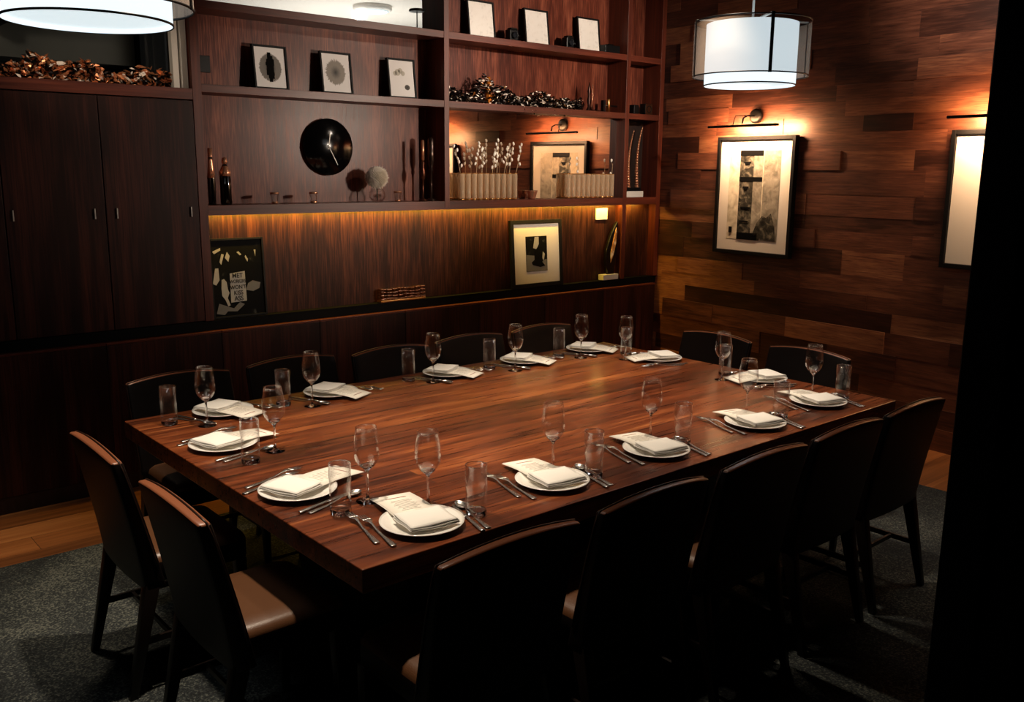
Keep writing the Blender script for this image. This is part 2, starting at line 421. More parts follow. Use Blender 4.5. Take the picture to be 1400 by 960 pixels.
# back panels
b = MB(); b.box(x01[0], x01[1], 5.40, 5.42, Z0, Z1-.045); b.build('back_panel', M['veneer'], bc)
b = MB(); b.box(x01[0], x01[1], 5.40, 5.42, Z1, Z2-.045); b.build('back_panel', M['veneer'], bc)
b = MB(); b.box(x12[0], x12[1], 5.40, 5.42, Z1, Z2-.045); b.build('back_panel', M['veneer'], bc)
b = MB(); b.box(x12[0], x12[1], 5.40, 5.42, Z2, Z3); b.build('back_panel', M['veneer'], bc)
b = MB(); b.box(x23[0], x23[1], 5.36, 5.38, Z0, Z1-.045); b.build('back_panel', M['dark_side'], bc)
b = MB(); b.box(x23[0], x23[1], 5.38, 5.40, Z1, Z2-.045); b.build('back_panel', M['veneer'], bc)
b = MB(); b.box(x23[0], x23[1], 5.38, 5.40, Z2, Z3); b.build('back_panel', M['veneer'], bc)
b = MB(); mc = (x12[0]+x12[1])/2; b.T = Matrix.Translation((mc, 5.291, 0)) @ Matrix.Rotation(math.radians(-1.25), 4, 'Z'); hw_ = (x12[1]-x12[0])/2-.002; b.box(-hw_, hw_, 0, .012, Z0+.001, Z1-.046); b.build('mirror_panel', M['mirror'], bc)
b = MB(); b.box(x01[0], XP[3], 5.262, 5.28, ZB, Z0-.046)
b.build('low_back_panel', M['veneer_shaded'], bc)
b = MB(); b.box(-.9, XP[3]+XW[3], 5.20, 5.44, .852, ZB-.001); b.build('recessed_plinth', M['reveal'], bc)
b = MB(); b.box(XP[0]+.004+XW[0], XP[3]-.01, 5.202, 5.214, Z0-.0505, Z0-.0455); b.build('light_strip', M['led'], bc)
b = MB(); b.box(-.9, XP[3]+XW[3], 5.22, 5.44, Z3, CEIL); b.build('top_filler', M['edge'], bc)

# tall cabinets at the left
def tall_unit(x0, x1, label):
    t = thing('tall_cabinet', label, 'cabinet', ((x0+x1)/2, FY, ZB), group=None)
    w = (x1-x0)/2-.0008
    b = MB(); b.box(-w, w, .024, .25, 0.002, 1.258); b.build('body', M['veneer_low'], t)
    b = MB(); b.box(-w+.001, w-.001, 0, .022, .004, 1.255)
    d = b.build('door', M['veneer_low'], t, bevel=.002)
    for hx in (-w+.056 if x0 > 1.5 else -w+.035, w-.046 if x0 > 1.5 else w-.056):
        b = MB(); b.box(hx-.003, hx+.003, -.010, -.001, .612, .668); b.build('handle', M['metal_frame'], d, bevel=.0015)['label'] = 'small pale metal pull'
tall_unit(.11, .598, 'tall dark walnut cabinet at the far left end of the cabinet wall')
tall_unit(.6, 1.088, 'tall dark walnut cabinet third to the left of the open shelving')
tall_unit(1.09, 1.577, 'tall dark walnut cabinet second to the left of the open shelving')
tall_unit(1.579, 2.091, 'tall dark walnut cabinet directly beside the open shelving upright')

# low cabinets under the shelves
bx = [.207, .862, 1.517, 2.173, 2.824, 3.480, 4.127, 4.781, 5.436, 6.08]
bl = ['low dark walnut cabinet at the extreme left, before the tall cabinets', 'low dark walnut cabinet under the second and third tall cabinets',
      'low dark walnut cabinet beneath the tall cabinet beside the shelving', 'low dark walnut cabinet beneath the protest poster',
      'low dark walnut cabinet below the round black clock', 'low dark walnut cabinet below the small woven metal stack',
      'low dark walnut cabinet below the left edge of the mirror', 'low dark walnut cabinet beneath the white-matted framed photo',
      'low dark walnut cabinet beneath the stretch before the agate slab', 'low dark walnut cabinet at the corner beside the plank wall']
for k in range(len(bx)-1):
    x0, x1 = bx[k]+.0012, bx[k+1]-.0012; w = (x1-x0)/2
    t = thing('low_cabinet', bl[k], 'cabinet', ((x0+x1)/2, 5.156, 0))
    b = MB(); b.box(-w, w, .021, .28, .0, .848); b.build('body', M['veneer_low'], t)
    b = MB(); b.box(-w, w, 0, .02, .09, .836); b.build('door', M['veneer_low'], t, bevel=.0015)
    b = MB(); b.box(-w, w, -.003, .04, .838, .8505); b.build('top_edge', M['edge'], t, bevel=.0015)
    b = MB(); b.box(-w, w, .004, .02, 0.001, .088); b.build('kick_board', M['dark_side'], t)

# glazing and metal jambs of the top left opening
b = MB(); b.box(-.9, 2.06, 5.43, 5.436, 2.235, 2.85); struct('window_1', b, M['pane'])
b = MB(); b.box(2.052, 2.088, 5.225, 5.27, 2.2335, 2.85); b.box(2.004, 2.038, 5.225, 5.27, 2.2335, 2.85); struct('trim_5', b, M['metal_frame'], bevel=.002)
b = MB(); b.box(x01[0]+.002, x01[1]-.002, 5.43, 5.436, Z2+.002, 3.15); struct('window_2', b, M['pane'])
b = MB(); b.box(x01[0]+.03, x01[0]+.145, 5.388, 5.399, 2.345, 2.44)
tag(b.build('socket_plate', M['black'], bevel=.003), 'black socket plate on the walnut panel at the left of the picture shelf', 'socket')
b = MB(); b.box(5.425, 5.56, 5.250, 5.261, 1.405, 1.50)
o = tag(b.build('switch_plate', M['white'], bevel=.003), 'square white switch plate under the lit shelf above the agate slab', 'switch')

# flush light and pendant seen in the adjoining room
t = thing('flush_ceiling_light', 'pale round flush light on the ceiling of the adjoining room', 'ceiling light', (4.56, 7.2, 3.2))
b = MB(); b.lathe([(.17, -.002), (.17, -.03), (.15, -.045)], 32); b.build('rim', M['white'], t)
b = MB(); b.lathe([(.145, -.046), (.12, -.055), (0.001, -.058)], 32); b.build('diffuser', M['diffuser'], t)

# ------------------------------------------------------------------ framed pieces
def frame_core(t, w, h, d=.022, bw=.012, mat_w=0., sheet=None, mat_m=None, pic=None, z0=0.):
    """upright picture, bottom centre at the thing's origin, facing -y"""
    b = MB()
    b.box(-w/2, -w/2+bw, -d, 0, z0, z0+h); b.box(w/2-bw, w/2, -d, 0, z0, z0+h); b.box(-w/2+bw, w/2-bw, -d, 0, z0, z0+bw); b.box(-w/2+bw, w/2-bw, -d, 0, z0+h-bw, z0+h)
    b.box(-w/2+bw, w/2-bw, -.004, -.001, z0+bw, z0+h-bw)
    b.build('frame', M['black_frame'], t, bevel=.0012)
    b = MB(); b.box(-w/2+bw+.0005, w/2-bw-.0005, -d+.008, -d+.010, z0+bw+.0005, z0+h-bw-.0005)
    return b.build('sheet' if not mat_w else 'mat_board', sheet or M['white'], t)
lean = math.radians(-7)
def leaning(name, label, x, yb, z, w, h, **k):
    t = thing(name, label, 'picture', (x, yb, z)); t.rotation_euler = (lean, 0, 0)
    frame_core(t, w, h, **k); return t
# three ink prints on the picture shelf above the clock
blotA = mat_radial('ink_blot_ring', 0, .13, .075, .085, '#0c0b0a', '#6a645c', '#e2dedb', .25)
blotB = mat_radial('ink_blot_soft', -.005, .135, .072, .08, '#0a0807', '#837c72', '#e2dedb', .5)
blotC = mat_radial('ink_blot_small', .04, .075, .022, .018, '#15120f', '#3b352f', '#e2dedb', .4)
t = leaning('framed_print', 'small black-framed print of a dark fringed oval, left of the three over the clock', 2.645, 5.335, Z1+.004, .225, .262, sheet=blotA)
b = MB()
R = []
for k in range(9):
    a = k/8; z = .055+.155*a; w = .026*math.sin(PI*min(max(a*.9+.05, .05), .95))**.5
    b.box(-w+.004*math.sin(k*2.1), w+.004*math.sin(k*1.3), -.0160, -.0142, z-.0095, z+.0100)
b.build('dark_core', M['art_black'], t)
leaning('framed_print', 'small black-framed print of a soft grey radiating oval, middle of the three over the clock', 3.10, 5.335, Z1+.004, .225, .262, sheet=blotB)
t = leaning('framed_print', 'small black-framed print with a faint cloud and one dark dot, by the middle upright', 3.60, 5.335, Z1+.004, .222, .262, sheet=blotC)
bb = MB(); bb.T = Matrix.Rotation(PI/2, 4, 'X')
for dx, dz, r in ((-.03, .17, .022), (-.008, .182, .018), (-.05, .163, .016), (.012, .166, .016)): bb.lathe([(r, .0142), (r, .0150)], 20, (dx, dz, 0))
bb.build('cloud_shape', plain('pale_wash', '#b9b3a6', .7), t)
# three pale prints on the top right shelf
for x, s in ((4.285, 'left of the three on the top shelf'), (4.82, 'middle of the three on the top shelf'), (5.375, 'right of the three on the top shelf')):
    leaning('framed_print', 'black-framed almost blank white print, ' + s, x, 5.335, Z2+.004, .245, .262, sheet=mat_ink('faint_pencil_sheet', [(.3, '#d6d2cc'), (.45, '#e6e2dc'), (1, '#ebe8e3')], 30))

# dark box cameras between them
def box_camera(x, label, flip=1):
    t = thing('box_camera', label, 'camera', (x, 5.29, Z2))
    b = MB(); b.box(-.035, .045, -.03, .03, .001, .085); b.box(-.02, .04, -.025, .025, .085, .10); b.build('body', M['black'], t, bevel=.006)
    b = MB(); b.T = Matrix.Translation((0, -.03, .045)) @ Matrix.Rotation(PI/2, 4, 'X'); b.lathe([(.024, 0), (.024, .02), (.018, .022), (.018, .008)], 20); b.build('lens', plain('lens_glass_dark', '#1a1c20', .1), t)
    b = MB(); b.tube([(.045, 0, .05), (.075, 0, .05)], .004); b.ball((.078, 0, .05), .008); b.build('winding_knob', M['black'], t)
box_camera(4.53, 'small black vintage camera between the first two white prints on the top shelf')
box_camera(5.10, 'small black vintage camera between the last two white prints on the top shelf')
b = MB(); b.box(-.1, .07, -.04, .04, .001, .07); b.box(-.06, .0, -.035, .035, .07, .078)
o = tag(b.build('black_box', M['black'], bevel=.006, loc=(5.59, 5.30, Z2)), 'low black box right of the last white print on the top shelf', 'box')

# protest poster
t = thing('framed_poster', 'black-framed dark protest photograph with a lettered placard, left end of the lit niche', 'poster', (2.325, 5.225, ZB+.001))
t.rotation_euler = (math.radians(-3), 0, 0)
w, h = .345, .475
frame_core(t, w, h, d=.018, bw=.012, sheet=M['photo'])
def shapes(name, polys, m, parent, y, th=.0006):
    for P in polys:
        b = MB(); b.rings([[(x, y, z) for x, z in P], [(x, y-th, z) for x, z in P]]); b.build(name, m, parent)
Y = -.0102
shapes('placard', [[(-.055, .09), (.045, .095), (.043, .275), (-.052, .265)]], M['photo_grey'], t, Y)
shapes('figure_shape', [[(-.105, .23), (-.09, .235), (-.075, .215), (-.07, .17), (-.062, .15), (-.075, .12), (-.06, .075), (-.075, .07), (-.09, .11), (-.108, .135), (-.11, .18)],
    [(-.16, .21), (-.14, .3), (-.12, .3), (-.118, .23), (-.14, .2)], [(-.11, .335), (-.095, .385), (-.08, .38), (-.09, .35), (-.1, .32)], [(-.075, .36), (-.06, .395), (-.045, .37), (-.055, .335)],
    [(-.15, .4), (-.1, .42), (-.1, .405), (-.14, .385)], [(.0, .39), (.02, .37), (.03, .375), (.012, .395)], [(.05, .36), (.065, .33), (.07, .345), (.055, .37)], [(.11, .40), (.118, .36), (.122, .4)]], M['photo_grey'], t, Y)
shapes('pale_shape', [[(.045, .16), (.06, .2), (.09, .215), (.14, .2), (.13, .165), (.09, .15)], [(-.15, .03), (-.13, .09), (-.08, .07), (-.04, .055), (0, .09), (.03, .075), (-.02, .035), (-.08, .04), (-.1, .02)]], M['photo_mid'], t, Y)
M['blackink'] = plain('black_lettering', '#0a0a0a', .7)
for s, zz, sz in (('MET', .25, .040), ('WORKERS', .215, .030), ("WON'T", .18, .033), ('KISS', .146, .036), ('ASS', .112, .040)):
    text_mesh('lettering', s, sz, M['blackink'], Matrix.Translation((-.005, Y-.0016, zz)) @ FACE, t, sx=.72 if s == 'WORKERS' else .9)

# framed photograph with wide mat
t = thing('framed_photograph', 'black-framed black-and-white photograph in a wide white mat, leaning in the lit niche', 'picture', (4.755, 5.225, ZB+.001))
t.rotation_euler = (math.radians(-4), 0, 0)
frame_core(t, .53, .515, d=.026, bw=.03, mat_w=1, sheet=plain('warm_mat_board', '#e2d9cb', .8))
Y = -.0185
shapes('photo_print', [[(-.115, .12), (.105, .12), (.105, .39), (-.115, .39)]], M['photo'], t, Y)
shapes('pale_ground', [[(-.112, .123), (.102, .123), (.102, .21), (.04, .2), (-.02, .24), (-.112, .25)]], M['photo_mid'], t, Y-.0008)
shapes('bright_highlight', [[(-.04, .30), (-.02, .385), (.02, .385), (.02, .33), (-.005, .29)], [(.05, .2), (.06, .27), (.08, .25), (.07, .21)]], M['photo_grey'], t, Y-.0008)
shapes('seated_figure', [[(-.05, .17), (-.06, .19), (-.03, .21), (-.03, .25), (-.01, .29), (.01, .31), (.03, .28), (.045, .24), (.06, .2), (.05, .19), (.08, .16), (.03, .15)]], M['art_black'], t, Y-.0016)

# agate slab
t = thing('agate_slab', 'dark upright leaf-shaped stone slice with glowing amber centre on a white block', 'ornament', (5.56, 5.222, ZB+.001))
b = MB(); b.box(-.09, .09, -.03, .03, 0, .045); b.build('white_base', M['marble'], t, bevel=.003)
P = [(-.02, .045), (.05, .045), (.075, .2), (.085, .35), (.08, .48), (.055, .45), (0, .36), (-.045, .25), (-.05, .15)]
b = MB(); b.rings([[(x, -.016, z) for x, z in P], [(x, .016, z) for x, z in P]]); b.build('stone_rim', plain('dark_stone', '#0d0907', .3), t, bevel=.004)
P2 = [(.0, .14), (.03, .2), (.06, .30), (.068, .38), (.06, .43), (.045, .38), (.025, .32), (.0, .22)]
b = MB(); b.rings([[(x, -.0165, z) for x, z in P2], [(x, -.022, z) for x, z in P2]]); b.build('amber_centre', mat_ink('amber_agate', [(.3, '#8a4a18'), (.5, '#d89a55'), (.65, '#f1dab0')], 25), t)

# stack of woven metal links
t = thing('woven_metal_stack', 'small trivet-like stack of woven rose-gold links on the niche shelf', 'ornament', (3.50, 5.225, ZB+.001))
b = MB(); b.box(-.185, .185, -.025, .025, 0, .012); b.build('base', M['gold'], t, bevel=.003)
for r in range(4):
    b = MB(); zz = .013+r*.022
    for k in range(8):
        x = -.16+k*.046; dz = .006*math.sin(k*1.7+r)
        b.box(x-.02, x+.02, -.022, .022, zz+.004+dz*.5, zz+.012+dz*.5)
        b.box(x-.004, x+.004, -.018, .018, zz-.004, zz+.010)
    b.build('link_row', plain('rose_gold_%d' % r, '#d9a587', .25, metal=1), t, bevel=.002)

# right wall pictures
def wall_picture(u0, u1, z0, z1, label, art):
    uc = (u0+u1)/2
    t = thing('wall_picture', label, 'picture', W(uc, .018, z0), WRZ)
    w, h = u1-u0, z1-z0
    bw = .028
    b = MB(); d = .045
    b.box(-w/2, -w/2+bw, -d, 0, 0, h); b.box(w/2-bw, w/2, -d, 0, 0, h); b.box(-w/2+bw, w/2-bw, -d, 0, 0, bw); b.box(-w/2+bw, w/2-bw, -d, 0, h-bw, h)
    b.box(-w/2+bw, w/2-bw, -.01, 0, bw, h-bw)
    b.build('frame', M['black_frame'], t, bevel=.002)
    b = MB(); b.box(-w/2+bw+.001, w/2-bw-.001, -.026, -.022, bw+.001, h-bw-.001); b.build('mat_board', plain('mat_white', '#e8dfd0', .8), t)
    if art:
        # local x grows away from the shelves
        X0, X1 = -w/2+.13, w/2-.13; H0, H1 = .115, h-.105; ww = X1-X0; hh = H1-H0
        def r(x0, x1, y0, y1, k): return [(X0+ww*x0, H0+hh*y0), (X0+ww*x1, H0+hh*y0), (X0+ww*x1, H0+hh*y1), (X0+ww*x0, H0+hh*y1)]
        shapes('art_sheet', [r(-.02, 1.0, 0, 1, 0)], M['art_light'], t, -.0265)
        shapes('pale_wash_column', [r(.68, 1, .0, 1, 0)], M['art_mid'], t, -.0275)
        shapes('dark_column', [r(.2, .66, .0, 1, 0)], M['art_dark'], t, -.0275)
        shapes('mid_column', [r(.48, .66, .07, .95, 0)], M['art_mid'], t, -.0285)
        shapes('black_bar', [r(.2, .66, .94, 1, 0), r(.2, .66, .655, .705, 0), r(.2, .62, .0, .08, 0)], M['art_black'], t, -.0295)
        shapes('torn_shape', [[(X0+ww*x, H0+hh*y) for x, y in ((.5, .03), (.98, .01), (.95, .18), (.87, .31), (.78, .26), (.7, .28), (.6, .2))]], M['art_dark'], t, -.0295)
        shapes('ink_mark', [r(.28, .42, .86, .875, 0), r(.30, .40, .84, .86, 0), r(.28, .4, .58, .6, 0), r(.3, .37, .56, .58, 0), r(.25, .45, .35, .37, 0), r(.24, .42, .2, .215, 0), r(.03, .1, .07, .14, 0)], M['art_black'], t, -.0305)
    else:
        X0, X1 = -w/2+.16, w/2-.12
        shapes('art_sheet', [[(X0+.12, .14), (X1, .14), (X1, h-.13), (X0+.12, h-.13)]], M['art_light'], t, -.0265)
    return t
wall_picture(.684, 1.42, 1.170, 2.068, 'black-framed grey collage in a white mat under a picture light, near the shelving', True)
wall_picture(2.58, 3.32, 1.215, 2.068, 'black-framed mostly white picture half hidden by the dark partition', False)
def picture_light(uc, zc, label):
    t = thing('picture_light', label, 'lamp', W(uc, .018, zc), WRZ)
    b = MB(); b.T = Matrix.Rotation(PI/2, 4, 'X'); b.lathe([(.055, .0), (.055, .022), (.04, .032), (.004, .034)], 24); b.build('wall_rose', M['black'], t)
    b = MB(); b.tube([(0, -.02, .0), (0, -.11, .0), (0, -.155, -.02), (0, -.165, -.06)], .006); b.tube([(.0, -.11, 0), (-.09, -.14, -.0), (-.09, -.165, -.07)], .0035); b.build('arm', M['black'], t)
    b = MB(); b.box(-.33, .33, -.178, -.152, -.085, -.067); o = b.build('light_bar', M['black'], t, bevel=.004)
    b = MB(); b.box(-.31, .31, -.1515, -.149, -.083, -.070); b.build('light_emitter', M['warmled'], o)
picture_light(1.02, 2.215, 'black bar picture light on a round rose above the grey collage')
picture_light(2.94, 2.215, 'black bar picture light above the half hidden white picture')

# ------------------------------------------------------------------ pendants
def pendant(x, y, zb, label):
    t = thing('pendant_lamp', label, 'pendant lamp', (x, y, zb))
    r, R, h = .2275, .288, .30
    b = MB(); b.lathe([(r, 0), (r, h), (r-.004, h), (r-.004, 0)], 64, loop=True); b.build('inner_shade', M['shade'], t, smooth=False)
    b = MB(); b.lathe([(r-.006, .012), (r-.006, .018)], 48); b.build('diffuser', M['diffuser'], t)
    b = MB(); b.lathe([(R, .045), (R, .045+.265)], 64, close0=False, close1=False); b.build('outer_sheer_shade', M['sheer'], t)
    for nm, rr, z in (('lower_ring', R, .045), ('upper_ring', R, .31), ('shade_ring', r+.001, .001)):
        b = MB(); b.lathe([(rr-.002, z-.003), (rr+.002, z-.003), (rr+.002, z+.003), (rr-.002, z+.003)], 64, loop=True); b.build(nm, M['black'], t)
    for k in range(4):
        a = math.radians(234+90*k); ca, sa = math.cos(a), math.sin(a)
        b = MB(); b.T = Matrix.Rotation(a, 4, 'Z')
        b.box(R-.001, R+.004, -.008, .008, .04, .318); b.build('spacer_strip', M['black'], t)
        b = MB(); b.T = Matrix.Rotation(a, 4, 'Z'); b.box(.0, R+.003, -.008, .008, .312, .318); b.build('top_arm', M['cord'], t)
    b = MB(); b.tube([(0, 0, .3), (0, 0, CEIL-zb-.03)], .006); b.build('cord', M['cord'], t)
    b = MB(); b.lathe([(.06, CEIL-zb-.03), (.06, CEIL-zb-.001)], 24); b.build('canopy', M['black'], t)
pendant(4.07, 2.88, 2.232, 'white drum pendant with sheer grey outer shade, hanging at the plank wall end')
pendant(.87, 2.88, 2.205, 'white drum pendant cut by the top left corner, nearest the camera')

# ------------------------------------------------------------------ shelf objects
def bottle(x, y, z, prof, m, label, name='bottle', extra=None):
    t = thing(name, label, 'bottle', (x, y, z))
    b = MB(); b.lathe(prof, 20); b.build('body', m, t)
    return t
t = bottle(2.2, 5.25, Z0+.001, [(.02, 0), (.022, .01), (.023, .16), (.016, .21), (.011, .30)], M['bottle'], 'taller slim dark bottle with copper neck at the left end of the clock shelf')
b = MB(); b.lathe([(.024, .155), (.0175, .21), (.0125, .27), (.0135, .325), (.0005, .326)], 16); b.build('copper_neck', M['copper_bright'], t)
t = bottle(2.285, 5.25, Z0+.001, [(.03, 0), (.033, .01), (.033, .19), (.018, .22), (.012, .235)], M['bottle'], 'shorter wide-shouldered dark bottle with copper stopper beside the slim bottle')
b = MB(); b.lathe([(.034, .165), (.034, .19), (.018, .222), (.0125, .23)], 16); b.lathe([(.014, .236), (.017, .25), (.013, .272), (.001, .275)], 16); b.build('copper_stopper', M['copper_bright'], t)
def shot(x, label):
    t = thing('shot_glass', label, 'glass', (x, 5.25, Z0+.001))
    b = MB(); b.lathe([(.018, 0), (.0275, .068), (.025, .068), (.017, .012), (.001, .012)], 16, close1=False); b.build('bowl', M['glass'], t)
    b = MB(); b.lathe([(.0275, .058), (.0285, .069), (.0265, .069), (.0265, .058)], 16, loop=True); b.lathe([(.0188, .0), (.0205, .012), (.001, .0125)], 12); b.build('copper_bands', M['copper_bright'], t)
shot(2.595, 'small copper-banded shot glass left of the clock on the shelf below it')
shot(2.86, 'small copper-banded shot glass standing below the left side of the clock')
shot(3.495, 'small copper-banded shot glass between the pompom flower and the candlesticks')
# pompom flower in glass
t = thing('flower_vase', 'round clear bowl vase holding the pompom flower below the clock', 'vase', (3.34, 5.26, Z0+.001))
b = MB(); b.lathe([(.03, 0), (.055, .03), (.055, .055), (.038, .09), (.036, .09), (.052, .055), (.052, .03), (.028, .006), (.001, .006)], 24, close1=False); b.build('bowl', M['glass'], t)
t = thing('pompom_flower', 'cream pompom chrysanthemum in the small bowl vase', 'flower', (3.34, 5.26, Z0+.01))
b = MB(); b.tube([(0, 0, 0), (0, 0, .08)], .004); b.build('stem', plain('dark_green_stem', '#1c2413', .6), t)
b = MB(); rnd = random.Random(3)
for k in range(420):
    z = 1-2*(k+.5)/420; a = k*2.39996; r = math.sqrt(1-z*z)
    d = Vector((r*math.cos(a), r*math.sin(a), z)); q = d.cross(Vector((.2, .3, .93))).normalized(); p = d.cross(q)
    c = Vector((0, 0, .15)); s0 = .04; s1 = .078+rnd.uniform(-.006, .006); ww = .0055
    A = c+d*s0; B = c+d*(s0+s1)/2+q*.004; D = c+d*s1
    b.quad([A-q*ww*.4, B-q*ww, D, B+q*ww]); b.quad([A-p*ww*.4, B-p*ww, D, B+p*ww])
b.ball((0, 0, .15), .05, 2)
b.build('petals', M['petal'], t)
# candlesticks at the upright
t = thing('candlestick', 'copper candlestick with tapered candle tube, left of the pair by the middle upright', 'candlestick', (3.705, 5.25, Z0+.001))
b = MB(); b.lathe([(.03, 0), (.03, .008), (.006, .02), (.006, .14), (.016, .16), (.018, .20), (.008, .23), (.012, .26), (.004, .275)], 20); b.build('stand', plain('dark_copper', '#5a3426', .25, metal=.8), t)
b = MB(); b.lathe([(.011, .275), (.011, .41), (.001, .411)], 16); b.build('candle_tube', M['copper_bright'], t)
t = thing('candlestick', 'taller smoked candlestick with stacked glass tubes, right of the pair by the middle upright', 'candlestick', (3.775, 5.25, Z0+.001))
b = MB(); b.lathe([(.032, 0), (.032, .01), (.008, .02), (.008, .2), (.018, .21), (.01, .23), (.02, .26), (.02, .42), (.012, .43), (.001, .432)], 20); b.build('stand', plain('smoked_metal', '#4a3a34', .15, metal=.8), t)
b = MB(); b.lathe([(.0215, .27), (.0225, .28), (.0225, .40), (.0215, .41)], 20, close0=False, close1=False); b.build('glass_sleeve', M['glass'], t)

# clock
t = thing('wall_clock', 'round black clock with two thin pale hands on the walnut shelf panel', 'clock', (3.05, 5.397, 1.936))
b = MB(); b.T = Matrix.Rotation(PI/2, 4, 'X'); b.lathe([(.172, 0), (.180, .006), (.180, .02), (.176, .024), (.001, .0245)], 64); b.build('dial', plain('gloss_black_dial', '#050506', .12, spec=.4), t)
b = MB(); b.T = Matrix.Translation((0, -.0265, 0)) @ Matrix.Rotation(math.radians(8), 4, 'Y'); b.box(-.003, .003, 0, .002, -.015, .095); b.build('hour_hand', M['metal_frame'], t)
b = MB(); b.T = Matrix.Translation((0, -.0295, 0)) @ Matrix.Rotation(math.radians(152), 4, 'Y'); b.box(-.0025, .0025, 0, .002, -.015, .13); b.lathe([(.007, 0), (.007, .001)], 12); b.build('minute_hand', M['metal_frame'], t)

# tube vases, blossom stems
def tube_vase(x, y, n, label, pitch=.055):
    t = thing('tube_vase', label, 'vase', (x, y, Z0+.001))
    b = MB()
    for k in range(n):
        xx = (k-(n-1)/2)*pitch; r = .0245
        b.lathe([(r*.9, 0), (r, .012), (r, .188), (r-.002, .188), (r-.002, .02), (.001, .016)], 14, (xx, 0, 0), close1=False)
    b.build('tube_row', M['glass_amber'], t)
    b = MB()
    for k in range(n):
        xx = (k-(n-1)/2)*pitch; r = .0245
        b.lathe([(r, .0025), (r, .012), (.001, .0125)], 14, (xx, 0, 0))
    b.box(-(n-1)/2*pitch, (n-1)/2*pitch, -.004, .004, .004, .009); b.build('gilt_foot_rail', M['gold'], t)
    b = MB()
    for k in range(n): b.lathe([(.0245, .187), (.0268, .1885), (.0278, .190), (.0268, .192), (.0245, .191)], 14, ((k-(n-1)/2)*pitch, 0, 0), loop=True)
    b.build('gilt_rim', M['gold'], t)
tube_vase(4.275, 5.235, 10, 'row of ten joined smoky glass tubes holding white blossoms before the mirror')
tube_vase(5.325, 5.235, 10, 'row of joined smoky glass tubes with sparse stems, right end of the mirror')
def blossom(x, h, lean_, seed, label='slender dried stem with white buds in the left tube vase', grp='white blossom stems in the left tube vase', nb=6):
    rnd = random.Random(seed)
    t = thing('blossom_stem', label, 'flower', (x, 5.235, Z0+.025), group=grp)
    b = MB(); pts = [(lean_*(k/5)**1.5*h, 0.005*math.sin(k), h*k/5) for k in range(6)]; b.tube(pts, .0022, 5)
    br = []
    for k in range(nb):
        f = .62+.38*k/(nb-1); s = rnd.choice((-1, 1)); zz = h*f; xx = lean_*(f)**1.5*h
        e = (xx+s*rnd.uniform(.006, .022)*(1.2-f+.3), rnd.uniform(-.012, .01), zz+rnd.uniform(.005, .02)); br.append(e)
        b.tube([(xx, 0, zz-.012), e], .0014, 4)
    b.build('stalk', M['stem'], t)
    b = MB()
    for e in br: b.T = Matrix.Translation(e) @ Matrix.Rotation(rnd.uniform(-.6, .6), 4, 'Y'); b.ball((0, 0, .006), .0105, 1, (.85, .85, 1.5))
    b.build('buds', M['petal'], t)
for k, (x, h, l) in enumerate(((4.05, .33, -.25), (4.16, .36, .05), (4.215, .33, .02), (4.30, .30, .1), (4.355, .38, .03), (4.41, .34, .15), (4.465, .36, .1), (4.52, .36, .2))):
    blossom(x, h, l, k)
blossom(5.575, .25, .02, 21, 'single white bud stem at the right end of the right tube vase', None, 2)
blossom(5.20, .27, -.05, 22, 'short sparse stem near the left end of the right tube vase', None, 3)
t = thing('copper_bowl', 'small low copper cup between the two tube vases', 'bowl', (4.70, 5.235, Z0+.001))
b = MB(); b.lathe([(.025, 0), (.03, .01), (.045, .06), (.048, .065), (.043, .06), (.027, .014), (.001, .012)], 20, close1=False); b.build('cup', M['copper_bright'], t)
# horn sculpture
t = thing('ridged_horn_sculpture', 'pair of tall ridged copper horns on a white block in the narrow right bay', 'sculpture', (5.86, 5.26, Z0+.001))
b = MB(); b.box(-.11, .11, -.03, .03, 0, .05); b.build('white_base', M['marble'], t, bevel=.003)
b = MB(); b.box(-.09, .09, -.02, .02, .05, .08); b.build('dark_mount', M['black'], t, bevel=.003)
for s, (dx, hh) in enumerate(((-.05, .47), (.055, .50))):
    b = MB(); pts = []
    for k in range(24):
        f = k/23; pts.append((dx-.012*math.sin(f*PI)+.05*f**3, 0, .08+hh*f))
    for k in range(23):
        p, q = pts[k], pts[k+1]; r = .022*(1-.75*k/23)
        b.tube([p, q], r, 8, r1=r*.7)
    b.build('horn', M['copper_bright'], t)
# objects on the upper right bay
t = thing('cube_clock', 'small square copper-framed cube in the narrow upper right bay', 'ornament', (6.0, 5.26, Z1+.001))
b = MB(); b.box(-.045, .045, -.03, .03, 0, .09); b.build('case', M['black'], t, bevel=.004)
b = MB(); b.box(-.042, .042, -.033, -.031, .004, .086); b.build('front_plate', plain('dark_copper_plate', '#8a6148', .3, metal=1), t)
b = MB(); b.T = Matrix.Translation((0, -.034, .045)) @ Matrix.Rotation(PI/2, 4, 'X'); b.lathe([(.03, 0), (.03, .002), (.024, .002), (.024, 0)], 24, loop=True); b.build('ring', M['black'], t)
b = MB(); b.box(-.03, .03, -.03, .03, 0, .075)
tag(b.build('black_box', M['black'], bevel=.004, loc=(5.86, 5.27, Z1+.001)), 'small black block left of the copper cube in the narrow bay', 'box')
t = thing('hand_bell', 'slim dark bronze figurine with pointed top between garland and copper mill', 'figurine', (5.31, 5.25, Z1+.001))
t.name = 'figurine'
b = MB(); b.lathe([(.028, 0), (.028, .01), (.012, .03), (.02, .08), (.012, .12), (.018, .15), (.006, .2), (.002, .22)], 16, sy=.7); b.build('body', plain('dark_bronze', '#2a1712', .25, metal=.8), t)
b = MB(); b.tube([(.015, -.01, .03), (.03, -.01, .1), (.024, -.01, .16), (.03, -.01, .2)], .005); b.build('side_spike', M['copper_bright'], t)
t = thing('brass_mill', 'small brass cylinder crossed by a black rod beside the right upright', 'ornament', (5.53, 5.25, Z1+.001))
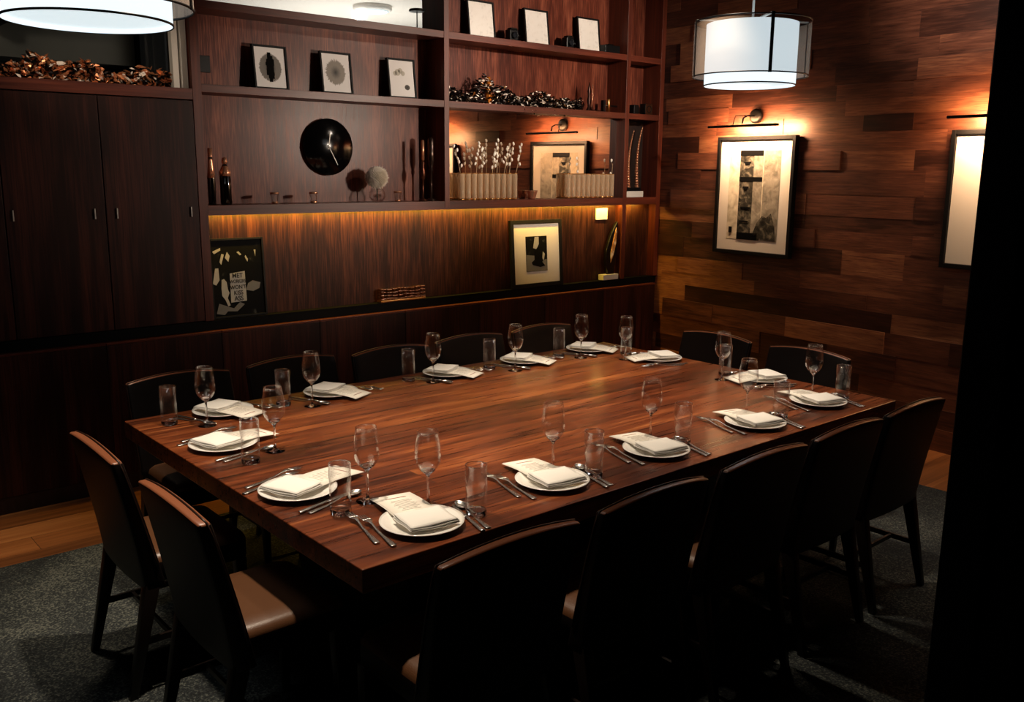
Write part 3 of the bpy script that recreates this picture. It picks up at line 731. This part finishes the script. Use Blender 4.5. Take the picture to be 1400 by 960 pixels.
b = MB(); b.lathe([(.016, 0), (.016, .1), (.012, .105), (.001, .105)], 16); b.build('cylinder', M['gold'], t)
b = MB(); b.tube([(-.07, 0, .05), (.1, 0, .05)], .006); b.box(-.07, -.045, -.015, .015, 0.001, .09); b.build('crossing_rod', M['black'], t)
# little table lamp on the very top shelf
t = thing('mushroom_lamp', 'tiny black disc-topped stem lamp silhouetted in the bright top opening', 'lamp', (3.705, 5.30, Z2+.001))
b = MB(); b.lathe([(.03, 0), (.03, .006), (.004, .01), (.004, .12)], 16); b.build('stem', M['black'], t)
b = MB(); b.lathe([(.05, .118), (.055, .122), (.05, .135), (.001, .138)], 24); b.build('disc_shade', M['black'], t)

# garlands
def garland(name, label, x0, x1, y, z, n, rad, mats, weights, seed, size, bumps=(), hang=()):
    rnd = random.Random(seed); b = MB()
    for k in range(n):
        f = rnd.random(); x = x0+(x1-x0)*f
        R_ = rad*(.78+.2*math.sin(f*17+seed)+.12*math.sin(f*31))
        for bx_, bw_, bh_ in bumps:
            if abs(x-bx_) < bw_: R_ += bh_*(1-abs(x-bx_)/bw_)
        a = rnd.uniform(0, 2*PI); q = rnd.random()**.5
        cz = z+max(R_*.5, .012)+R_*.62*q*math.sin(a); cy = y+.03*q*math.cos(a)
        for hx, hw, hd in hang:
            if abs(x-hx) < hw and rnd.random() < .4: cz -= hd*rnd.random(); cy = y-.055+rnd.uniform(-.01, .005)
        cz = max(cz, z+.006) if cy > y-.045 else cz
        s = size*rnd.uniform(.5, 1.25)
        mt = Matrix.Translation((x, cy, cz)) @ Matrix.Rotation(rnd.uniform(0, 6.3), 4, 'Z') @ Matrix.Rotation(rnd.uniform(-1.3, 1.3), 4, 'X') @ Matrix.Rotation(rnd.uniform(-1, 1), 4, 'Y')
        b.T = mt; mi = rnd.choices(range(len(mats)), weights)[0]
        c = s*.35*rnd.uniform(.3, 1)
        V = [(-s, 0, 0), (-s*.3, -s*.38, c*.5), (s*.4, -s*.34, c), (s, 0, c*.4), (s*.4, s*.34, c), (-s*.3, s*.38, c*.5), (0, 0, -c*.3)]
        vv = [b._v(p) for p in V]
        for i in range(6):
            fc = b.bm.faces.new((vv[i], vv[(i+1) % 6], vv[6])); fc.material_index = mi; fc.smooth = False
    b.T = Matrix.Identity(4)
    t = thing(name, label, 'garland', ((x0+x1)/2, y, z))
    o = b.build('leaves', mats, t); o.data.transform(Matrix.Translation((-(x0+x1)/2, -y, -z)))
    b = MB(); b.tube([(x0-(x0+x1)/2+(x1-x0)*k/8, .004*math.sin(k*2), .014+.004*math.sin(k)) for k in range(9)], .006, 6); b.build('core_wire', M['dark_leaf'], t)
garland('leaf_garland', 'crumpled copper foil leaf garland along the top of the tall cabinets', .75, 2.03, 5.28, 2.234, 1500, .095, [M['copper'], M['dark_leaf'], M['pearl']], (.55, .35, .10), 5, .026, bumps=((1.28, .12, .05), (1.55, .1, .03)), hang=((1.85, .1, .04),))
garland('leaf_garland', 'dark glossy leaf garland with pearly flecks on the shelf over the mirror', 3.90, 5.24, 5.262, Z1+.002, 2600, .105, [M['dark_leaf'], M['pearl'], M['gold']], (.78, .17, .05), 9, .018, bumps=((4.25, .14, .08), (4.42, .12, .05)), hang=((4.8, .25, .05),))
t = thing('amber_bottle', 'small amber glass bottle rising out of the dark garland', 'bottle', (4.30, 5.27, Z1+.001))
b = MB(); b.lathe([(.02, 0), (.024, .01), (.024, .15), (.015, .165), (.015, .19), (.001, .191)], 16); b.build('body', plain('amber_glass', '#c8762c', .15, metal=.5), t)

# ------------------------------------------------------------------ dining table
TX0, TX1, TY0, TY1, TZ = 1.174, 4.06, 1.957, 3.83, .76
t = thing('dining_table', 'long rectangular polished walnut dining table laid for fourteen', 'table', ((TX0+TX1)/2, (TY0+TY1)/2, 0))
hx, hy = (TX1-TX0)/2, (TY1-TY0)/2
b = MB(); b.box(-hx, hx, -hy, hy, .69, TZ); b.build('tabletop', M['table'], t, bevel=.003)
b = MB(); b.box(-hx+.2, hx-.2, -hy+.2, hy-.2, .62, .689); b.build('apron', M['chair_wood'], t)
for s in (-1, 1):
    b = MB(); b.box(s*.85-.09, s*.85+.09, -.40, .40, .075, .62); b.box(s*.85-.13, s*.85+.13, -.5, .5, .0125, .075); b.build('pedestal', M['chair_wood'], t, bevel=.008)

# ------------------------------------------------------------------ chairs
def make_chair(label, grp):
    t = thing('dining_chair', label, 'chair', (0, 0, 0), 0, grp)
    # backrest shell, local +y = towards the table
    nx, nz = 14, 12; hw = .236
    def yb(z):          # rear face line
        f = (z-.39)/(.865-.39); return .085-.085*f**1.25+.004
    F, Bk = [], []
    for j in range(nz+1):
        f = j/nz
        rowf, rowb = [], []
        for i in range(nx+1):
            u = -1+2*i/nx
            ztop = .862+.022*(1-u*u)
            z = .39+(ztop-.39)*f
            ww = hw*(.96+.04*min(1, f*1.4))
            cz = min(1, max(0, (z-.39)/.475))
            th = .07-.032*cz**.8
            curve = -.012*(1-u*u)
            rowb.append((u*ww, yb(min(z, .866))+curve, z)); rowf.append((u*ww, yb(min(z, .866))+curve*.6+th, z))
        F.append(rowf); Bk.append(rowb)
    b = MB()
    VF = [[b._v(p) for p in r] for r in F]; VB = [[b._v(p) for p in r] for r in Bk]
    for j in range(nz):
        for i in range(nx):
            b.bm.faces.new((VF[j][i+1], VF[j][i], VF[j+1][i], VF[j+1][i+1])); b.bm.faces.new((VB[j][i], VB[j][i+1], VB[j+1][i+1], VB[j+1][i]))
    for j in range(nz):
        b.bm.faces.new((VF[j][0], VB[j][0], VB[j+1][0], VF[j+1][0])); b.bm.faces.new((VB[j][nx], VF[j][nx], VF[j+1][nx], VB[j+1][nx]))
    for i in range(nx):
        b.bm.faces.new((VF[nz][i], VB[nz][i], VB[nz][i+1], VF[nz][i+1])); b.bm.faces.new((VB[0][i], VF[0][i], VF[0][i+1], VB[0][i+1]))
    b.bm.faces.ensure_lookup_table(); bmesh.ops.recalc_face_normals(b.bm, faces=b.bm.faces); b.bm.normal_update()
    for k, fc in enumerate(b.bm.faces):
        if k >= 2*nx*nz and fc.normal.z > .6: fc.material_index = 1
    b.build('backrest', [M['leather'], M['rim']], t, bevel=.009, seg=3, smooth=True)
    # piping along the rim
    b = MB()
    p = [(F[j][0][0]-.001, F[j][0][1]-.012, F[j][0][2]) for j in range(2, nz)] + [(F[nz][i][0]*.985, F[nz][i][1]-.012, F[nz][i][2]+.0005) for i in range(0, nx+1)] + [(F[j][nx][0]+.001, F[j][nx][1]-.012, F[j][nx][2]) for j in range(nz-1, 1, -1)]
    b.tube(p, .0035, 6); b.build('piping', M['welt'], t)
    # seat
    b = MB(); R = []
    for z, ins in ((.405, .004), (.41, 0), (.475, 0), (.492, .008), (.503, .03), (.507, .08)):
        x1, y0, y1 = .206-ins, .10+ins*.3, .47-ins
        n = 10; ring = []
        for a0, cx, cy in ((0, x1-.04, y1-.04), (PI/2, -x1+.04, y1-.04), (PI, -x1+.04, y0+.04), (1.5*PI, x1-.04, y0+.04)):
            for k in range(5):
                a = a0+PI/2*k/4; ring.append((cx+.04*math.cos(a), cy+.04*math.sin(a), z))
        R.append(ring)
    b.rings(R); bmesh.ops.recalc_face_normals(b.bm, faces=b.bm.faces); b.bm.normal_update()
    for fc in b.bm.faces: fc.material_index = 0 if fc.normal.z > .35 else 1  # brown top, dark sides: light and shade painted into the seat leather
    b.build('seat', [M['leather_seat_lit'], M['leather']], t, smooth=True)
    for s in (-1, 1):
        b = MB(); b.taper((s*.205, .115, .42), (s*.21, .01+.014, 0.0125), (.021, .026), (.012, .014)); b.build('leg', M['chair_wood'], t, bevel=.003)
        b = MB(); b.taper((s*.19, .435, .41), (s*.195, .445, 0.0125), (.02, .02), (.012, .012)); b.build('leg', M['chair_wood'], t, bevel=.003)
        b = MB(); b.box(s*.2-.006, s*.2+.006, .07, .43, .19, .212); b.build('side_stretcher', M['chair_wood'], t)
    b = MB(); b.box(-.2, .2, .165, .177, .192, .210); b.build('cross_stretcher', M['chair_wood'], t)
    return t
ch = None
G = 'leather dining chairs round the table'
def chair(x, y, rz, label):
    global ch
    if ch is None:
        ch = make_chair(label, G); ch.location = (x, y, 0); ch.rotation_euler = (0, 0, rz)
    else: dup(ch, (x, y, 0), rz, label, G)
near = [1.44, 2.005, 2.57, 3.105, 3.63]
nl = ['front leather chair on the near long side beside the front corner, back cut off', 'second leather chair from the front corner on the near long side', 'middle leather chair on the near long side',
      'fourth leather chair from the front corner on the near long side', 'last leather chair on the near long side, standing over the lit rug at right']
for x, l in zip(near, nl): chair(x, 1.640, 0, l)
far = [1.50, 2.06, 2.60, 3.14, 3.695]
fl = ['leather chair on the cabinet side at the left back corner', 'second leather chair on the cabinet side counting from the left', 'middle leather chair on the cabinet side, below the poster and woven stack',
      'fourth leather chair on the cabinet side counting from the left', 'leather chair on the cabinet side at the far back corner']
for (x, l), dy in zip(zip(far, fl), (.05, .05, -.02, .0, .0)): chair(x, 4.035+dy, PI, l)
chair(.86, 2.51, -PI/2, 'leather chair at the left end of the table nearest the camera, tan seat lit')
chair(.85, 3.19, -PI/2, 'leather chair at the left end of the table nearest the cabinets')
chair(4.33, 3.17, PI/2, 'leather chair at the plank wall end nearest the shelving')
chair(4.33, 2.57, PI/2, 'leather chair at the plank wall end nearest the near long side')

# ------------------------------------------------------------------ tableware (one of each kind, then copies)
def mk_plate():
    t = thing('dinner_plate', '', 'plate')
    b = MB(); b.lathe([(.055, 0), (.07, .003), (.118, .014), (.127, .0175), (.127, .0195), (.115, .0175), (.08, .0075), (.07, .0065), (.001, .006)], 48); b.build('dish', M['china'], t)
    return t
def mk_card():
    t = thing('menu_card', '', 'menu')
    b = MB(); n = 12
    def zc(y): return .0225-.012*max(0, (y-.1)/.15)**1.5
    for x0, x1, dz in ((-.066, .066, 0.0), (-.062, .070, .0014)):
        R = []
        for k in range(n+1):
            y = -.085+.335*k/n; z = zc(y)+dz
            R.append([(x0, y, z), (x1, y, z), (x1, y, z+.0009), (x0, y, z+.0009)])
        b.rings(R)
    b.build('card', M['paper'], t)
    b = MB()
    for k, (y, w) in enumerate(((.206, .03), (.204, .034), (.202, .026))):
        z = zc(y)+.0026; b.box(-w+.004, w+.004, y-.0008+k*.001, y+.0014+k*.001, z, z+.0005)
    b.build('red_heading', M['redink'], t)['label'] = 'red script heading'
    b = MB()
    for k in range(9):
        y = .172-k*.0115; w = (.03, .036, .025, .034, .038, .028, .036, .024, .032)[k]; z = zc(y)+.0026
        b.box(-w+.004, w+.004, y-.0007, y+.0007, z, z+.0004)
    b.build('printed_lines', M['ink'], t)
    return t
def mk_napkin():
    t = thing('napkin', '', 'napkin')
    for lay, (z, sx, sy, dx, dy) in enumerate(((.0262, .078, .066, 0, 0), (.0312, .077, .064, .001, -.001), (.0362, .075, .062, .0, .0))):
        b = MB(); n, m_ = 12, 10; V = []
        for side in (0, 1):
            g = []
            for j in range(m_+1):
                r = []
                for i in range(n+1):
                    u, v = -1+2*i/n, -1+2*j/m_
                    e = max(abs(u), abs(v))
                    zz = z+(.0042 if side else 0)*(1-e**6*.5)+.0014*math.sin(3.1*u+2*v+lay)+(.002*(1-u*u)*(1-v*v) if lay == 2 else 0)
                    if v < -.6: zz -= .0015*(-v-.6)*2
                    r.append(b._v((dx+u*sx*(1+.012*math.sin(5*v)), dy+v*sy*(1+.015*math.sin(4*u+1)), zz)))
                g.append(r)
            V.append(g)
        for j in range(m_):
            for i in range(n):
                b.bm.faces.new((V[1][j][i], V[1][j][i+1], V[1][j+1][i+1], V[1][j+1][i])); b.bm.faces.new((V[0][j][i], V[0][j+1][i], V[0][j+1][i+1], V[0][j][i+1]))
        for j in range(m_):
            b.bm.faces.new((V[0][j][0], V[1][j][0], V[1][j+1][0], V[0][j+1][0])); b.bm.faces.new((V[0][j][n], V[0][j+1][n], V[1][j+1][n], V[1][j][n]))
        for i in range(n):
            b.bm.faces.new((V[0][0][i], V[0][0][i+1], V[1][0][i+1], V[1][0][i])); b.bm.faces.new((V[0][m_][i], V[1][m_][i], V[1][m_][i+1], V[0][m_][i+1]))
        b.build('fold', M['linen'], t, smooth=True)
    return t
def mk_fork():
    t = thing('dinner_fork', '', 'fork')
    def zc(y): return .004+.010*math.exp(-((y-.055)/.045)**2)*1.0+(.004*max(0, (y-.10)/.03))
    b = MB()
    b.strip([(0, y, zc(y), w) for y, w in ((-.125, .006), (-.12, .0095), (-.09, .0085), (-.05, .0055), (0, .0038), (.035, .0036), (.05, .0055), (.062, .0125), (.075, .0135))], .0028)
    b.build('handle', M['steel'], t)
    b = MB()
    for k in range(4):
        x = -.0105+k*.007
        b.strip([(x, y, zc(y), w) for y, w in ((.074, .0026), (.09, .0024), (.11, .0021), (.127, .001))], .0022)
    b.build('tines', M['steel'], t)
    return t
def mk_knife():
    t = thing('dinner_knife', '', 'knife')
    b = MB(); b.strip([(0, y, .0045, w) for y, w in ((-.12, .006), (-.115, .0085), (-.07, .0075), (-.01, .006), (.0, .0065))], .006); b.build('handle', M['steel'], t)
    b = MB(); b.strip([(x, y, .0042, w) for x, y, w in ((0, -.001, .0065), (-.001, .02, .0085), (-.001, .08, .0085), (.001, .105, .006), (.004, .12, .001))], .0018); b.build('blade', M['steel'], t)
    return t
def mk_spoon():
    t = thing('table_spoon', '', 'spoon')
    def zc(y): return .003+.009*math.exp(-((y-.045)/.04)**2)
    b = MB(); b.strip([(0, y, zc(y), w) for y, w in ((-.115, .006), (-.11, .0095), (-.08, .008), (-.03, .0048), (.03, .0036), (.055, .004))], .0028); b.build('handle', M['steel'], t)
    b = MB(); R = []
    for k in range(7):
        f = k/6; a = f*PI/2; r = math.sin(a) if k else .02
        R.append([(.0185*r*math.cos(2*PI*i/18), .085+.031*r*math.sin(2*PI*i/18), .0012+.0085*(1-math.cos(a))) for i in range(18)])
    R2 = [[(x*.95, .085+(y-.085)*.95, z+.0012) for x, y, z in r] for r in reversed(R)]
    b.rings(R+R2); b.build('bowl', M['steel'], t, smooth=True)
    return t
def mk_wine():
    t = thing('wine_glass', '', 'wine glass')
    b = MB(); b.lathe([(.036, 0), (.037, .0015), (.012, .005), (.005, .012), (.004, .03), (.0038, .09), (.0048, .098), (.009, .106), (.0145, .1105), (.0235, .1185), (.0215, .1192), (.012, .1155), (.001, .1145)], 28, close1=False); b.build('stem_and_foot', M['glass_solid'], t)
    b = MB()
    out = [(.0145, .1165), (.026, .127), (.036, .142), (.0412, .158), (.0422, .172), (.040, .20), (.0355, .228), (.033, .245)]
    inn = [(.0322, .245), (.0345, .228), (.039, .20), (.0412, .172), (.040, .158), (.0345, .143), (.024, .1295), (.008, .1235), (.001, .1225)]
    out = [(r, z-.006 if z < .16 else z) for r, z in out]; inn = [(r, z-.006 if z < .16 else z) for r, z in inn]; b.lathe(out+inn, 32, close0=False, close1=False); b.build('bowl', M['glass'], t)
    b = MB(); b.lathe([(.0325, .2445), (.0334, .2452), (.0325, .2462), (.0316, .2452)], 32, loop=True); b.build('rim', M['glass_solid'], t)
    return t
def mk_tumbler():
    t = thing('water_glass', '', 'water glass')
    b = MB(); b.lathe([(.030, .0), (.032, .002), (.0325, .018), (.030, .019), (.015, .0165), (.001, .0165)], 28, close1=False); b.build('thick_base', M['glass_solid'], t)
    b = MB(); b.lathe([(.0326, .018), (.0335, .09), (.034, .160), (.0328, .160), (.032, .09), (.031, .0205)], 28, close0=False, close1=False); b.build('wall', M['glass'], t)
    b = MB(); b.lathe([(.0326, .1592), (.0334, .160), (.0341, .161), (.0334, .162)], 32, loop=True); b.build('rim', M['glass_solid'], t)
    return t
protos = dict(plate=mk_plate(), card=mk_card(), napkin=mk_napkin(), fork=mk_fork(), knife=mk_knife(), spoon=mk_spoon(), wine=mk_wine(), tumbler=mk_tumbler())
used = set()
def put(kind, x, y, z, rz, label, grp):
    p = protos[kind]
    if kind not in used:
        used.add(kind); p.location = (x, y, z); p.rotation_euler = (0, 0, rz); p['label'] = label; p['group'] = grp
        return p
    return dup(p, (x, y, z), rz, label, grp)
R_ = math.radians
# key: plate x, y, facing, extra turn of the setting, wine offset, tumbler offset (world), place phrase
S = [
 ('n1', 1.473, 2.110, 0,   -11, (1.580, 2.228), (1.650, 2.074), 'at the first place by the front corner, near long side'),
 ('n2', 2.029, 2.137, 0,   -11, (2.128, 2.240), (2.191, 2.101), 'at the second place from the front corner, near long side'),
 ('n3', 2.572, 2.143, 0,   -13, (2.685, 2.270), (2.734, 2.150), 'at the middle place of the near long side'),
 ('n4', 3.188, 2.130, 0,   -16, (3.300, 2.252), (3.360, 2.122), 'at the fourth place from the front corner, near long side'),
 ('n5', 3.722, 2.158, 0,   -20, (3.840, 2.262), (3.880, 2.130), 'at the last place of the near long side, plank wall end'),
 ('l1', 1.322, 2.595, -90, 18,  (1.457, 2.386), (1.336, 2.346), 'at the left end place nearest the front corner'),
 ('l2', 1.345, 3.232, -90, 13,  (1.470, 3.055), (1.339, 2.981), 'at the left end place nearest the cabinets'),
 ('f1', 1.545, 3.695, 180, 24,  (1.412, 3.545), (1.299, 3.657), 'at the first place from the left, cabinet side'),
 ('f2', 2.073, 3.700, 180, 26,  (1.900, 3.560), (1.805, 3.648), 'at the second place from the left, cabinet side'),
 ('f3', 2.748, 3.695, 180, 28,  (2.595, 3.605), (2.511, 3.700), 'at the middle place of the cabinet side'),
 ('f4', 3.264, 3.690, 180, 28,  (3.088, 3.552), (3.007, 3.668), 'at the fourth place from the left, cabinet side'),
 ('f5', 3.780, 3.700, 180, 28,  (3.600, 3.575), (3.528, 3.680), 'at the far back corner place of the cabinet side'),
 ('r1', 3.905, 3.260, 90,  -24, (3.765, 3.388), (3.862, 3.470), 'at the plank wall end place nearest the shelving'),
 ('r2', 3.925, 2.600, 90,  -20, (3.775, 2.735), (3.868, 2.785), 'at the plank wall end place nearest the near side'),
]
CS = dict(n1=1, n2=.93, n3=.88, n4=.82, n5=.86, l1=1, l2=.85, f1=.72, f2=.72, f3=.7, f4=.7, f5=.68, r1=.72, r2=.72)
for key, px_, py_, face, turn, wo, to, ph in S:
    rz = R_(face+turn); c, s = math.cos(rz), math.sin(rz)
    L = lambda a, b_: (px_+a*c-b_*s, py_+a*s+b_*c)
    z = TZ+.0004
    put('plate', px_, py_, z, rz, 'white round plate '+ph, 'white dinner plates')
    q = put('card', px_-.002*c, py_, z, rz, 'cream menu card '+ph, 'menu cards tucked under napkins'); q.scale = (1, CS[key], 1)
    nx_, ny_ = L(.0, -.028); put('napkin', nx_, ny_, z, rz+R_(2), 'folded white napkin '+ph, 'folded white napkins')
    for k, (a, b_) in enumerate(((-.136, .045), (-.166, .085))):
        fx, fy = L(a, b_ - .03); put('fork', fx, fy, z, rz+R_(-1 if k else 1), ('inner' if k == 0 else 'outer')+' steel fork '+ph, 'steel forks')
    kx, ky = L(.142, -.015); put('knife', kx, ky, z, rz+R_(-3), 'steel knife '+ph, 'steel knives')
    kx, ky = L(.166, -.005); put('spoon', kx, ky, z, rz+R_(-2), 'steel spoon '+ph, 'steel spoons')
    put('wine', wo[0], wo[1], z, 0, 'stemmed wine glass '+ph, 'empty wine glasses')
    put('tumbler', to[0], to[1], z, 0, 'tall straight water glass '+ph, 'straight water glasses')

# ------------------------------------------------------------------ lights
def spot(loc, target, e, size=70, blend=.6, col=(1, .78, .55), rad=.04):
    l = bpy.data.lights.new('downlight_or_fill', 'SPOT'); l.energy = e; l.spot_size = R_(size); l.spot_blend = blend; l.color = col; l.shadow_soft_size = rad
    o = bpy.data.objects.new('downlight_or_fill', l); C.objects.link(o); o.location = loc
    d = Vector(target)-Vector(loc); o.rotation_euler = d.to_track_quat('-Z', 'Y').to_euler(); return o
def area(loc, target, e, sx, sy, col, spread=180, rz=None):
    l = bpy.data.lights.new('light_panel', 'AREA'); l.shape = 'RECTANGLE'; l.size = sx; l.size_y = sy; l.energy = e; l.color = col; l.spread = R_(spread)
    o = bpy.data.objects.new('light_panel', l); C.objects.link(o); o.location = loc
    d = (Vector(target)-Vector(loc)).normalized()
    return o, d
def orient(o, d, xaxis):
    z = -d; x = Vector(xaxis).normalized(); y = z.cross(x).normalized(); x = y.cross(z)
    o.rotation_euler = Matrix((x, y, z)).transposed().to_euler()
WARM = (1, .82, .62)
downs_fills = [((1.4, 2.75, CEIL-.02), (1.3, 2.75, 0), 310, 57), ((2.1, 2.88, CEIL-.02), (2.1, 2.88, 0), 110, 56), ((2.8, 2.82, CEIL-.02), (2.8, 2.72, 0), 175, 58), ((3.5, 2.88, CEIL-.02), (3.55, 2.88, 0), 240, 55),
         ((1.15, 4.3, CEIL-.02), (.3, 4.15, 0), 190, 50), ((4.95, 1.75, CEIL-.02), (4.75, 1.85, 0), 80, 62),
         ((4.7, 2.5, 2.15), (3.0, 5.35, 2.15), 210, 60), ((5.1, 1.7, 3.05), (5.1, 5.3, 2.45), 520, 46), ((4.9, 2.9, CEIL-.05), (3.6, 5.3, 2.6), 60, 50),  # unseen fill spots added to brighten the shelves, no fixtures here
         ((4.6, 2.3, CEIL-.05), (5.95, 2.6, 2.95), 110, 52), ((.3, 3.3, CEIL-.05), (1.5, 5.25, 2.5), 110, 26)]  # the last spot is an unseen fill added to brighten the copper garland
for i, (a, c_, e, sz) in enumerate(downs_fills):
    spot(a, c_, e, sz, .8, WARM if i not in (5, 6, 7, 8, 9) else (1, .82, .66),   .3 if i == 5 else .14 if i == 4 else .05)
# under-shelf LED
o, d = area((4.05, 5.208, Z0-.053), (4.05, 5.262, 1.38), 25, 3.85, .01, (1, .60, .07)); orient(o, d, (1, 0, 0))
# picture lights
for uc, e in ((1.02, 26), (2.94, 22)):
    p = W(uc, .165, 2.137); q = W(uc, 0, 2.10); o, d = area(p, q, e*.85, .6, .012, (1, .5, .22), 175); orient(o, d, (WD.x, WD.y, 0))
    p = W(uc, .183, 2.128); q = W(uc, .04, 1.75); o, d = area(p, q, e*.27, .6, .014, (1, .74, .5), 150); orient(o, d, (WD.x, WD.y, 0))
# pendants also shine
for x, z in ((4.07, 2.22), (.87, 2.19)):
    o, d = area((x, 2.88, z), (x, 2.88, 0), 1.5, .4, .4, (.95, .97, 1)); o.data.shape = 'DISK'; orient(o, d, (1, 0, 0))
# adjoining room
o, d = area((4.6, 7.6, 2.2), (4.6, 7.6, 3.2), 34, 1.5, 1.5, (1, .93, .85)); orient(o, d, (1, 0, 0))
spot((1.6, 7.2, 3.1), (1.6, 9.2, 2.85), 14, 80, .5, (1, .92, .8))

w = bpy.data.worlds.new('World'); sc.world = w; w.use_nodes = True
w.node_tree.nodes['Background'].inputs[0].default_value = (.012, .011, .012, 1); w.node_tree.nodes['Background'].inputs[1].default_value = .3

# ------------------------------------------------------------------ camera
cd = bpy.data.cameras.new('Camera'); cam = bpy.data.objects.new('Camera', cd); C.objects.link(cam); sc.camera = cam
cd.sensor_width = 36; cd.lens = 1246.57/1400*36; cd.clip_start = .05
Rw = Matrix(((0.7569, -0.6531, 0.0090), (0.1203, 0.1531, 0.9809), (0.0, 0.0, 0.0)))
yaw, pitch, roll = 0.7119240552272603, 0.19603340308353548, 0.00904316471586539
f = Vector((math.sin(yaw)*math.cos(pitch), math.cos(yaw)*math.cos(pitch), -math.sin(pitch))); r = Vector((math.cos(yaw), -math.sin(yaw), 0)); u = r.cross(f)
cr, sr = math.cos(roll), math.sin(roll)
X = r*cr+u*sr; Yv = -r*sr+u*cr
cam.matrix_world = Matrix(((X.x, Yv.x, -f.x, 0), (X.y, Yv.y, -f.y, 0), (X.z, Yv.z, -f.z, 1.8), (0, 0, 0, 1)))

sc.view_settings.view_transform = 'Standard'; sc.view_settings.look = 'None'; sc.view_settings.gamma = 1; sc.view_settings.use_curve_mapping = False
sc.view_settings.exposure = 0
sc.cycles.use_denoising = True; sc.cycles.max_bounces = 10; sc.cycles.transparent_max_bounces = 24; sc.cycles.transmission_bounces = 8; sc.cycles.sample_clamp_indirect = 4
